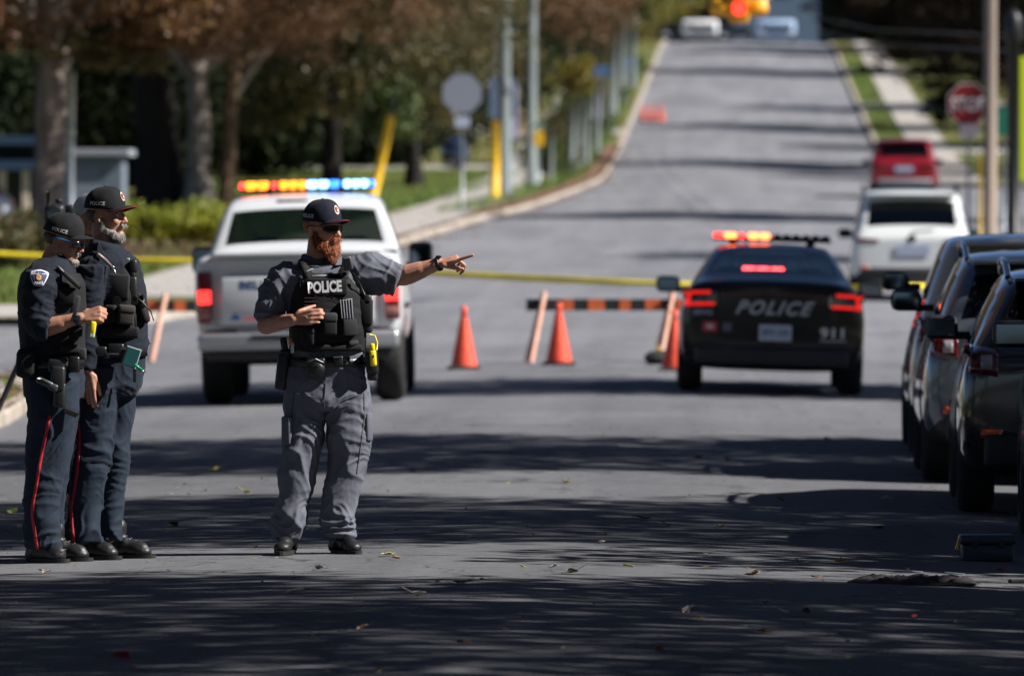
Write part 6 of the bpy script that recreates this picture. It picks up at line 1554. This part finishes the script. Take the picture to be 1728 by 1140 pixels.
glasses(pa, MA, pmat('dark_lens_brown', (.01,.008,.01), .08, coat=1), BLK, up=.0, temple=pmat('blue_frame', (.02,.22,.50), .3, coat=.5))
put(pa, 'stubble_hair', MB().ell((0,.030,.008), (.078,.084,.052)), HAIRD, MA)
# tall collar
cl = MB().loft([(q(92,466,0), .105,.10,0,(0,R(-14),0)),(q(90,446,0), .098,.092,0,(0,R(-16),0)),(q(86,436,0), .092,.085,0,(0,R(-20),0)),(q(86,440,0), .075,.07,0,(0,R(-20),0))], 28); cl.build('collar', NAVYC, pa.root, True)
# vest on the chest side
va = MB().loft([(q(108,462,-.0), .085,.17,0),(q(108,480,0), .115,.195,0),(q(106,520,0), .128,.195,0),(q(104,560,0), .128,.190,0),(q(104,600,0), .125,.185,0)], 28, 2.8)
va.chain([q(112,470,-.12), q(92,448,-.11), q(78,455,-.11)], [.028,.026,.028], 10, flat=.5)
me = fleshy(va, .007, 3, lambda co, no: pn(co*9)*.005); vbA = bvh_of(me); vA = link_mesh('vest', me, VESTM, pa.root, True)
def GA(px, py, w, h, t, mat=VESTG, name='pouch', **kw): return gear(pa, vbA, px, py, w, h, t, mat, name, parent=kw.pop('parent', vA), **kw)
MB().tube([q(98,452,-.17), q(112,466,-.205), q(136,488,-.2)], [.010,.011,.010], 8).build('microphone_strap', RUB, vA, True); MB().box(q(120,473,-.215), (.11,.022,.024), Euler((0,R(42),0)).to_matrix(), .006).build('body_microphone', VESTG, vA, True)
GA(112, 500, .10, .09, .03, VESTM, 'chest_pocket', rot=R(6)); GA(126, 520, .05, .13, .04, VESTG, 'zip_panel', rot=R(10), d=-.16); GA(108, 534, .12, .02, .02, VESTG, 'webbing_strap', rot=R(-8), bev=.004)
GA(118, 590, .10, .045, .05, VESTM, 'pouch'); GA(130, 560, .06, .06, .05, VESTM, 'pouch', d=-.15)
# shoulder patch
sbb = sbA
def patchpoly(pr, b, pts, mat, name, off, parent):
    vs = []; c = np.mean(np.array(pts), 0); n = len(pts); rings_ = 5
    vs.append(proj(b, pr.q(*c).x, pr.q(*c).z, off)); 
    for r_ in range(1, rings_+1):
        for p in pts:
            pp = c+(np.array(p)-c)*r_/rings_; w = pr.q(pp[0], pp[1]); vs.append(proj(b, w.x, w.z, off))
    fs = [(0, 1+k, 1+(k+1)%n) for k in range(n)]
    for r_ in range(rings_-1):
        for k in range(n): fs.append((1+r_*n+k, 1+(r_+1)*n+k, 1+(r_+1)*n+(k+1)%n, 1+r_*n+(k+1)%n))
    me = bpy.data.meshes.new('p'); me.from_pydata([tuple(v) for v in vs], [], fs); me = eval_mods(me, [('SOLIDIFY', dict(thickness=.001, offset=0))])
    return link_mesh(name, me, mat, parent, True)
shield = [(57,461),(60,457.5),(66,456),(73,455.5),(80,457),(86,459.5),(89,462),(88,468),(85,475),(81,482),(76,483.5),(69,483),(64,481),(61,475),(58.5,468)]
cx_, cy_ = 73, 470
pt = patchpoly(pa, sbb, shield, pmat('patch_border', (.55,.55,.66), .7), 'shoulder_patch', .006, pa.root)
patchpoly(pa, sbb, [(cx_+(x-cx_)*.86, cy_+(y-cy_)*.86) for x, y in shield], pmat('patch_navy', (.02,.03,.09), .7), 'patch_field', .0095, pt)
patchpoly(pa, sbb, [(69,464),(73,463),(77,466),(77,472),(74,474),(70,473),(68,469)], pmat('patch_gold', (.45,.24,.10), .6), 'patch_crest', .0125, pt)
def sidetext(pr, b, txt, px, py, wpx, hpx, mat, parent, off=.0125, arc=0., rot=0.):
    me = text_fit(txt, wpx, hpx, bold=.03); co = coords(me); out = []
    for p in co:
        x, y = p[0], p[1]-arc*(p[0]/(wpx/2))**2; x, y = x*math.cos(rot)-y*math.sin(rot), x*math.sin(rot)+y*math.cos(rot); w = pr.q(px+x, py-y); out.append(tuple(proj(b, w.x, w.z, off)))
    set_coords(me, np.array(out)); return link_mesh('lettering', me, mat, parent, False)
sidetext(pa, sbb, 'BELLEVILLE', 73, 460.5, 26, 4.2, WTXT, pt, arc=1.6); sidetext(pa, sbb, 'POLICE', 73, 477.5, 15, 4.6, WTXT, pt)
# watch, yellow object in the fist
w_ = q(131,539.5,-.237); R_ = (q(141,537,-.245)-q(62,556,-.20)).normalized().to_track_quat('Z','Y').to_matrix()
wt = MB().lathe([(.034,-.010),(.037,-.008),(.037,.008),(.034,.010)], 20); wt.v = [R_ @ v+w_ for v in wt.v]; wo = wt.build('watch_strap', RUB, pa.root, True)
MB().box(w_+Vector((0,-.040,.0)), (.036,.012,.042), Euler((0,R(10),0)).to_matrix(), .005).build('watch_face', pmat('watch_dark', (.012,.02,.028), .25, coat=.5), wo, True)
yo = MB().box(q(157.5,554,-.27), (.03,.028,.065), Euler((0,R(8),0)).to_matrix(), .008).build('yellow_clip', MATS['stun_gun_yellow'], pa.root, True); MB().box(q(156,566,-.27), (.028,.026,.03), Euler((0,R(8),0)).to_matrix(), .006).build('clip_base', pmat('pale_clip', (.5,.48,.3), .4), yo)
# belt kit A
belt = MB().loft([(q(89,622,0), .170,.185,0),(q(89,606,0), .168,.183,0)], 30, 2.3).build('duty_belt', LEATH, pa.root, True)
MB().box(q(45,614,-.16), (.105,.13,.155), Euler((0,R(3),0)).to_matrix(), .03).build('belt_pouch', VESTM, belt, True)
hs = MB().box(q(98,640,-.235), (.075,.075,.13), Euler((0,R(3),0)).to_matrix(), .014).box(q(101,668,-.235), (.062,.06,.13), Euler((0,R(2),0)).to_matrix(), .014).box(q(96,618,-.22), (.09,.06,.07), bev=.012).build('holster', RUB, belt, True)
MB().box(q(76,647,-.27), (.095,.034,.036), Euler((0,R(24),0)).to_matrix(), .012).box(q(90,655,-.27), (.05,.03,.04), Euler((0,R(20),0)).to_matrix(), .01).build('pistol_grip', pmat('pistol_polymer', (.035,.036,.04), .4), hs, True)
MB().tube([q(63,640,-.285), q(72,641,-.288), q(86,650,-.285)], .003, 5).build('slide_edge', SILV, hs, True)
MB().box(q(107,612,-.22), (.05,.05,.05), bev=.01).build('belt_keeper', VESTG, belt, True); MB().box(q(126,616,-.19), (.06,.06,.085), bev=.012).build('belt_pouch', LEATH, belt, True); MB().box(q(138,598,-.17), (.05,.05,.06), bev=.01).build('belt_pouch', VESTG, belt, True)
MB().box(q(120,698,-.20), (.085,.02,.028), Euler((0,R(22),0)).to_matrix(), .004).build('thigh_strap', VESTM, belt); MB().box(q(131,706,-.21), (.012,.012,.014)).build('strap_buckle', SILV, belt)

# officer with the grey beard, behind
pb2 = Person('tall officer in navy with a grey beard holding a green notebook', 180, 945); q = pb2.q; K = 1/pb2.sc
def bodyB(b, q):
    b.chain([q(154,470,-.18), q(146,550,-.165), q(148,622,-.20)], [.045,.040,.030], 14)
    hand(b, q(148.5,629,-.20), (.02,-.12,-1), (-.3,-.95,.1), (.95,-.25,0), [(.25,.35,.3),(.3,.35,.3),(.35,.4,.3),(.4,.45,.3)], (.9,.25,.35), 1.06)
    b.chain([q(208,470,.16), q(222,545,.19), q(240,586,.02)], [.058,.046,.030], 14)
    hand(b, q(239,590,.0), (-.10,-.45,-.9), (.9,-.45,-.1), (-.2,-.9,.4), [(.7,.9,.5),(.75,.9,.5),(.8,.95,.5),(.85,1.0,.5)], (.6,.4,.8), 1.05)
rB = R(38)
torsoB = [(q(180,416,.0), .07,.075,0),(q(181,428,.0), .12,.11,0),(q(182,442,0), .165,.16,0),(q(185,470,0), .175,.185,0),(q(190,520,0), .185,.17,0),(q(191,570,0), .18,.165,0),(q(190,602,0), .175,.16,0)]
slB = [(q(156,450,-.17), .080,.08,0),(q(150,490,-.18), .080,.076,0),(q(145,550,-.165), .070,.07,0),(q(149,600,-.18), .052,.055,0),(q(148.5,624,-.195), .045,.048,0)]
slB2 = [(q(208,456,.12), .07,.08,0),(q(212,490,.18), .068,.072,0),(q(222,545,.19), .060,.062,0),(q(234,570,.08), .050,.052,0,(R(30),0,0)),(q(240,584,.02), .046,.048,0,(R(30),0,0))]
lgB1 = ((620,168,.125,.115),(660,163,.12,.115),(700,160,.11,.11),(740,158,.098,.10),(765,156,.092,.095),(800,152,.088,.09),(830,147,.086,.09),(860,143,.084,.085),(890,141,.088,.09),(915,144,.086,.09))
lgB2 = ((620,203,.08,.11),(660,202,.078,.11),(700,200,.076,.105),(740,199,.070,.10),(765,199,.066,.095),(800,195,.064,.09),(830,190,.064,.088),(860,187,.062,.085),(890,186,.064,.088),(913,189,.062,.088))
legsB = [((168,640,-.07),(156,770,-.08),(143,910,-.06), [(q(x,y,-.07), hw, dp, 0) for y,x,hw,dp in lgB1]), ((203,640,.08),(199,770,.07),(188,908,.08), [(q(x,y,.08), hw, dp, 0) for y,x,hw,dp in lgB2])]
MBm, sbB, shirtB, tbB = navy_officer(pb2, (q(180,364,0), R(68), R(2), 0, q(178,424,.01), 1.0), torsoB, [slB, slB2], legsB,
    [((q(146,0,0).x, -.06), (q(199,0,0).x, -.13)), ((q(200,0,0).x, .09), (q(252,0,0).x, .03))], dict(text_side=-1, tp=(.012,-.004), edge=REDT), SKIN2,
    [[(134,700),(137,735),(137,762),(133,800),(128,830),(123,856),(125,885),(129,918)]],
    ([(q(160,460,-.2),.12,.8),(q(150,580,-.2),.12,1.0)], [(q(156,765,-.17),.12,.9),(q(142,895,-.15),.12,1.5),(q(199,765,-.05),.12,.9),(q(187,890,-.05),.12,1.4)]), bodyB, [(q(190,590,0), .172,.155,0),(q(187,622,0), .180,.158,0),(q(185,652,0), .172,.15,0),(q(184,668,0), .14,.12,0)], 23)
beard(pb2, MBm, HAIRG, .74, 'beard', 3500, seed=8)
eyes(pb2, MBm)
put(pb2, 'hair', MB().ell((0,.034,.006), (.079,.082,.056)), HAIRD, MBm)
cl = MB().loft([(q(181,432,-.01), .115,.105,0,(0,R(12),0)),(q(180,418,-.01), .095,.09,0,(0,R(14),0)),(q(181,409,-.01), .086,.08,0,(0,R(14),0)),(q(181,414,-.01), .07,.066,0,(0,R(14),0))], 28); cl.build('collar', NAVYC, pb2.root, True)
A_, B_, C_ = q(166,408,-.09), q(178,432,-.175), q(163,434,-.15)
MB().add([A_, B_, C_, A_+Vector((0,.01,0)), B_+Vector((0,.01,0)), C_+Vector((0,.01,0))], [(0,1,2),(5,4,3),(0,3,4,1),(1,4,5,2),(2,5,3,0)]).build('collar_point', cloth('slate_collar', (.05,.058,.075)), pb2.root)
vv = MB().loft([(q(197,446,-.02), .105,.13,-.15),(q(199,462,-.02), .125,.155,-.15),(q(202,500,-.02), .125,.165,-.15),(q(203,540,-.02), .125,.165,-.15),(q(203,572,-.02), .12,.16,-.15)], 28, 3)
vv.chain([q(190,452,-.15), q(176,430,-.10), q(170,430,.0)], [.030,.026,.028], 10, flat=.5); vv.chain([q(214,452,-.12), q(206,430,-.06), q(200,430,.02)], [.028,.024,.028], 10, flat=.5)
me = fleshy(vv, .007, 3, lambda co, no: pn(co*9)*.005); vbB = bvh_of(me); vB = link_mesh('vest', me, VESTM, pb2.root, True)
def GB(px, py, w, h, t, mat=VESTG, name='pouch', **kw): return gear(pb2, vbB, px, py, w, h, t, mat, name, parent=kw.pop('parent', vB), **kw)
GB(199, 484, .125, .13, .02, VESTG, 'front_panel', bev=.01, rot=R(4)); GB(213, 532, .085, .105, .06, cloth('grey_green_pouch', (.028,.026,.022)), 'pouch', flap=cloth('pouch_flap', (.045,.04,.034)), rot=R(4)); GB(188, 530, .06, .09, .05, VESTM, 'pouch', flap=VESTM)
GB(200, 562, .22, .06, .04, VESTM, 'waist_panel', bev=.012); GB(210, 440, .06, .016, .012, pmat('name_tag', (.35,.35,.4), .4), 'name_tag', rot=R(-8), bev=.003)
MB().tube([q(166,430,-.18), q(178,440,-.20), q(190,452,-.21)], [.010,.010,.008], 8).build('body_microphone', pmat('pinkish_metal', (.22,.15,.14), .4), vB, True)
MB().tube([q(189,450,-.21), q(193,456,-.215), q(196,463,-.21)], .003, 6).build('pen', SILV, vB, True); MB().tube([q(190,450,-.21), q(199,454,-.215)], .002, 6).build('clip', SILV, vB, True)
rd = MB().box(q(224,492,-.14), (.055,.06,.15), Euler((0,R(-2),0)).to_matrix(), .012).box(q(226,450,-.14), (.04,.045,.07), bev=.012).box(q(225,466,-.14), (.03,.04,.06), bev=.01).build('radio', RUB, vB, True)
MB().box(q(242,528,-.10), (.05,.08,.12), Euler((0,R(-18),0)).to_matrix(), .02).box(q(236,508,-.12), (.05,.06,.09), Euler((0,R(-30),0)).to_matrix(), .015).build('belt_bag', VESTM, vB, True)
MB().tube([q(228,500,-.17), q(242,512,-.17), q(255,526,-.16), q(260,542,-.15)], .004, 6).build('coiled_cord', RUB, vB, True); MB().tube([q(240,498,-.15), q(243,504,-.15), q(242,510,-.15)], .007, 8).build('antenna_base', RUB, vB, True)
belt = MB().loft([(q(190,602,0), .186,.170,0),(q(190,588,0), .184,.168,0)], 30, 2.3).build('duty_belt', LEATH, pb2.root, True)
for (px_, py_, w, h) in ((168,594,.085,.055),(196,590,.09,.06),(180,600,.04,.04)): MB().box(q(px_,py_,-.195), (w,.06,h), bev=.012).build('belt_pouch', LEATH, belt, True)
MB().box(q(193,598,-.232), (.05,.004,.005)).build('buckle_edge', SILV, belt)
MB().box(q(214,602,-.20), (.06,.05,.07), Euler((0,R(8),0)).to_matrix(), .01).build('belt_pouch', RUB, belt, True)
nb = MB().box(q(222,604,-.235), (.072,.012,.098), Euler((0,R(18),R(10))).to_matrix(), .003).build('notebook', pmat('notebook_green', (.006,.055,.058), .4), pb2.root); MB().box(q(222,604,-.227), (.080,.012,.106), Euler((0,R(18),R(10))).to_matrix(), .003).build('notebook_pages', pmat('grey_pages', (.32,.34,.38), .6), nb)
pn_ = MB().tube([q(228,616,-.25), q(240,626,-.25)], .008, 8).build('green_pen', pmat('pen_green', (.01,.28,.10), .35), pb2.root, True); MB().tube([q(240,626,-.25), q(247,629,-.25)], .0025, 6).build('pen_tip', SILV, pn_, True)
MB().box(q(228,634,-.19), (.018,.012,.075), bev=.004).build('hanging_strap', VESTM, belt)

# ================= camera on its tripod behind the officers
c = P(95, 400, 56); gz_ = g(c.x, 56)
t = thing('video_camera', 'black video camera on a tripod behind the officer at the left', 'camera', (c.x, 56, gz_))
zc = P(95, 362, 56).z-gz_
MB().box((0,0,zc), (.13,.36,.13), bev=.025).box((.02,.0,zc+.09), (.04,.2,.03), bev=.01).build('camera_body', BLK, t, True)
ln = MB().lathe([(.045,-.02),(.05,0),(.05,.12),(.042,.14)], 16, 'y', (.01,-.32,zc+.01)).build('lens', BLK, t, True); MB().lathe([(.001,0),(.043,.004)], 16, 'y', (.01,-.325,zc+.01)).build('lens_glass', pmat('lens_glass', (.30,.42,.46), .08), ln, True)
MB().tube([(-.05,.0,zc+.06),(-.05,-.05,zc+.15)], .012, 8).build('microphone', BLK, t, True); MB().box((.09,0,zc+.03), (.06,.1,.07), bev=.015).build('viewfinder', BLK, t, True)
MB().tube([(0,0,zc-.5),(0,0,zc-.06)], .03, 8).build('tripod_column', BLK, t, True)
for (dx, dy) in ((-.62,-.12),(.25,.45),(.22,-.42)): MB().tube([(0,0,zc-.42),(dx,dy,.0)], [.022,.016], 8).build('tripod_leg', BLK, t, True)
# ================= bystander behind, only the pale cap and cheek show
pd_ = Person('person in a pale cap standing almost hidden behind the two navy officers', 148, 905, D=53.5)
q = pd_.q; hb = MB(); Md = make_head(pd_, Vector((0,0,P(147,368,53.5).z-pd_.root.location.z)), R(20), 0, 0, Vector((0,.02,P(147,405,53.5).z-pd_.root.location.z)), hb)
zc = P(147,368,53.5).z-pd_.root.location.z
hb.loft([((0,.02,zc-.22), .10,.08,0),((0,.02,zc-.32), .18,.11,0),((0,0,zc-.6), .15,.1,0),((0,0,zc-.85), .15,.1,0)], 16)
for sx in (-1,1):
    hb.chain([(.09*sx,0,zc-.9), (.1*sx,0,.48), (.1*sx,.02,.06)], [.08,.06,.045]); hb.capsule((.1*sx,.0,.035), .035, (.1*sx,-.15,.035), .035)
    hb.chain([(.19*sx,.02,zc-.31), (.22*sx,.04,zc-.58), (.2*sx,-.08,zc-.80)], [.05,.042,.03]); hand(hb, Vector((.2*sx,-.085,zc-.82)), (0,-.2,-1), (sx,0,0), (0,-1,0), [(.3,.4,.3)]*4, (.8,.3,.4))
link_mesh('body', fleshy(hb, .007, 3), SKIN, pd_.root, True)
cb = MB().loft([((0,.02,zc-.19), .10,.09,0),((0,.02,zc-.24), .20,.12,0),((0,.01,zc-.34), .23,.14,0),((0,0,zc-.6), .18,.13,0),((0,0,zc-.9), .19,.13,0)], 24)
for sx in (-1,1): cb.loft([((.19*sx,.02,zc-.30), .08,.08,0),((.22*sx,.04,zc-.56), .06,.065,0),((.2*sx,-.06,zc-.77), .05,.05,0)], 16)
link_mesh('jacket', folded(cb, .01, .007, [], 3), NAVYC, pd_.root, True)
tb_ = MB().loft([((0,0,zc-.86), .18,.125,0),((0,0,zc-1.0), .17,.12,0)], 20)
for sx in (-1,1): tb_.loft([((.09*sx,0,zc-.9), .095,.11,0),((.1*sx,0,.5), .08,.085,0),((.1*sx,.01,.08), .075,.085,0)], 16)
link_mesh('trousers', folded(tb_, .01, .008, [], 4), NAVYT, pd_.root, True)
cap(pd_, Md, pmat('pale_cap_cloth', (.42,.48,.52), .8, var=.1, vscale=20), pmat('pale_cap_cloth', (.42,.48,.52)), emblem=False)
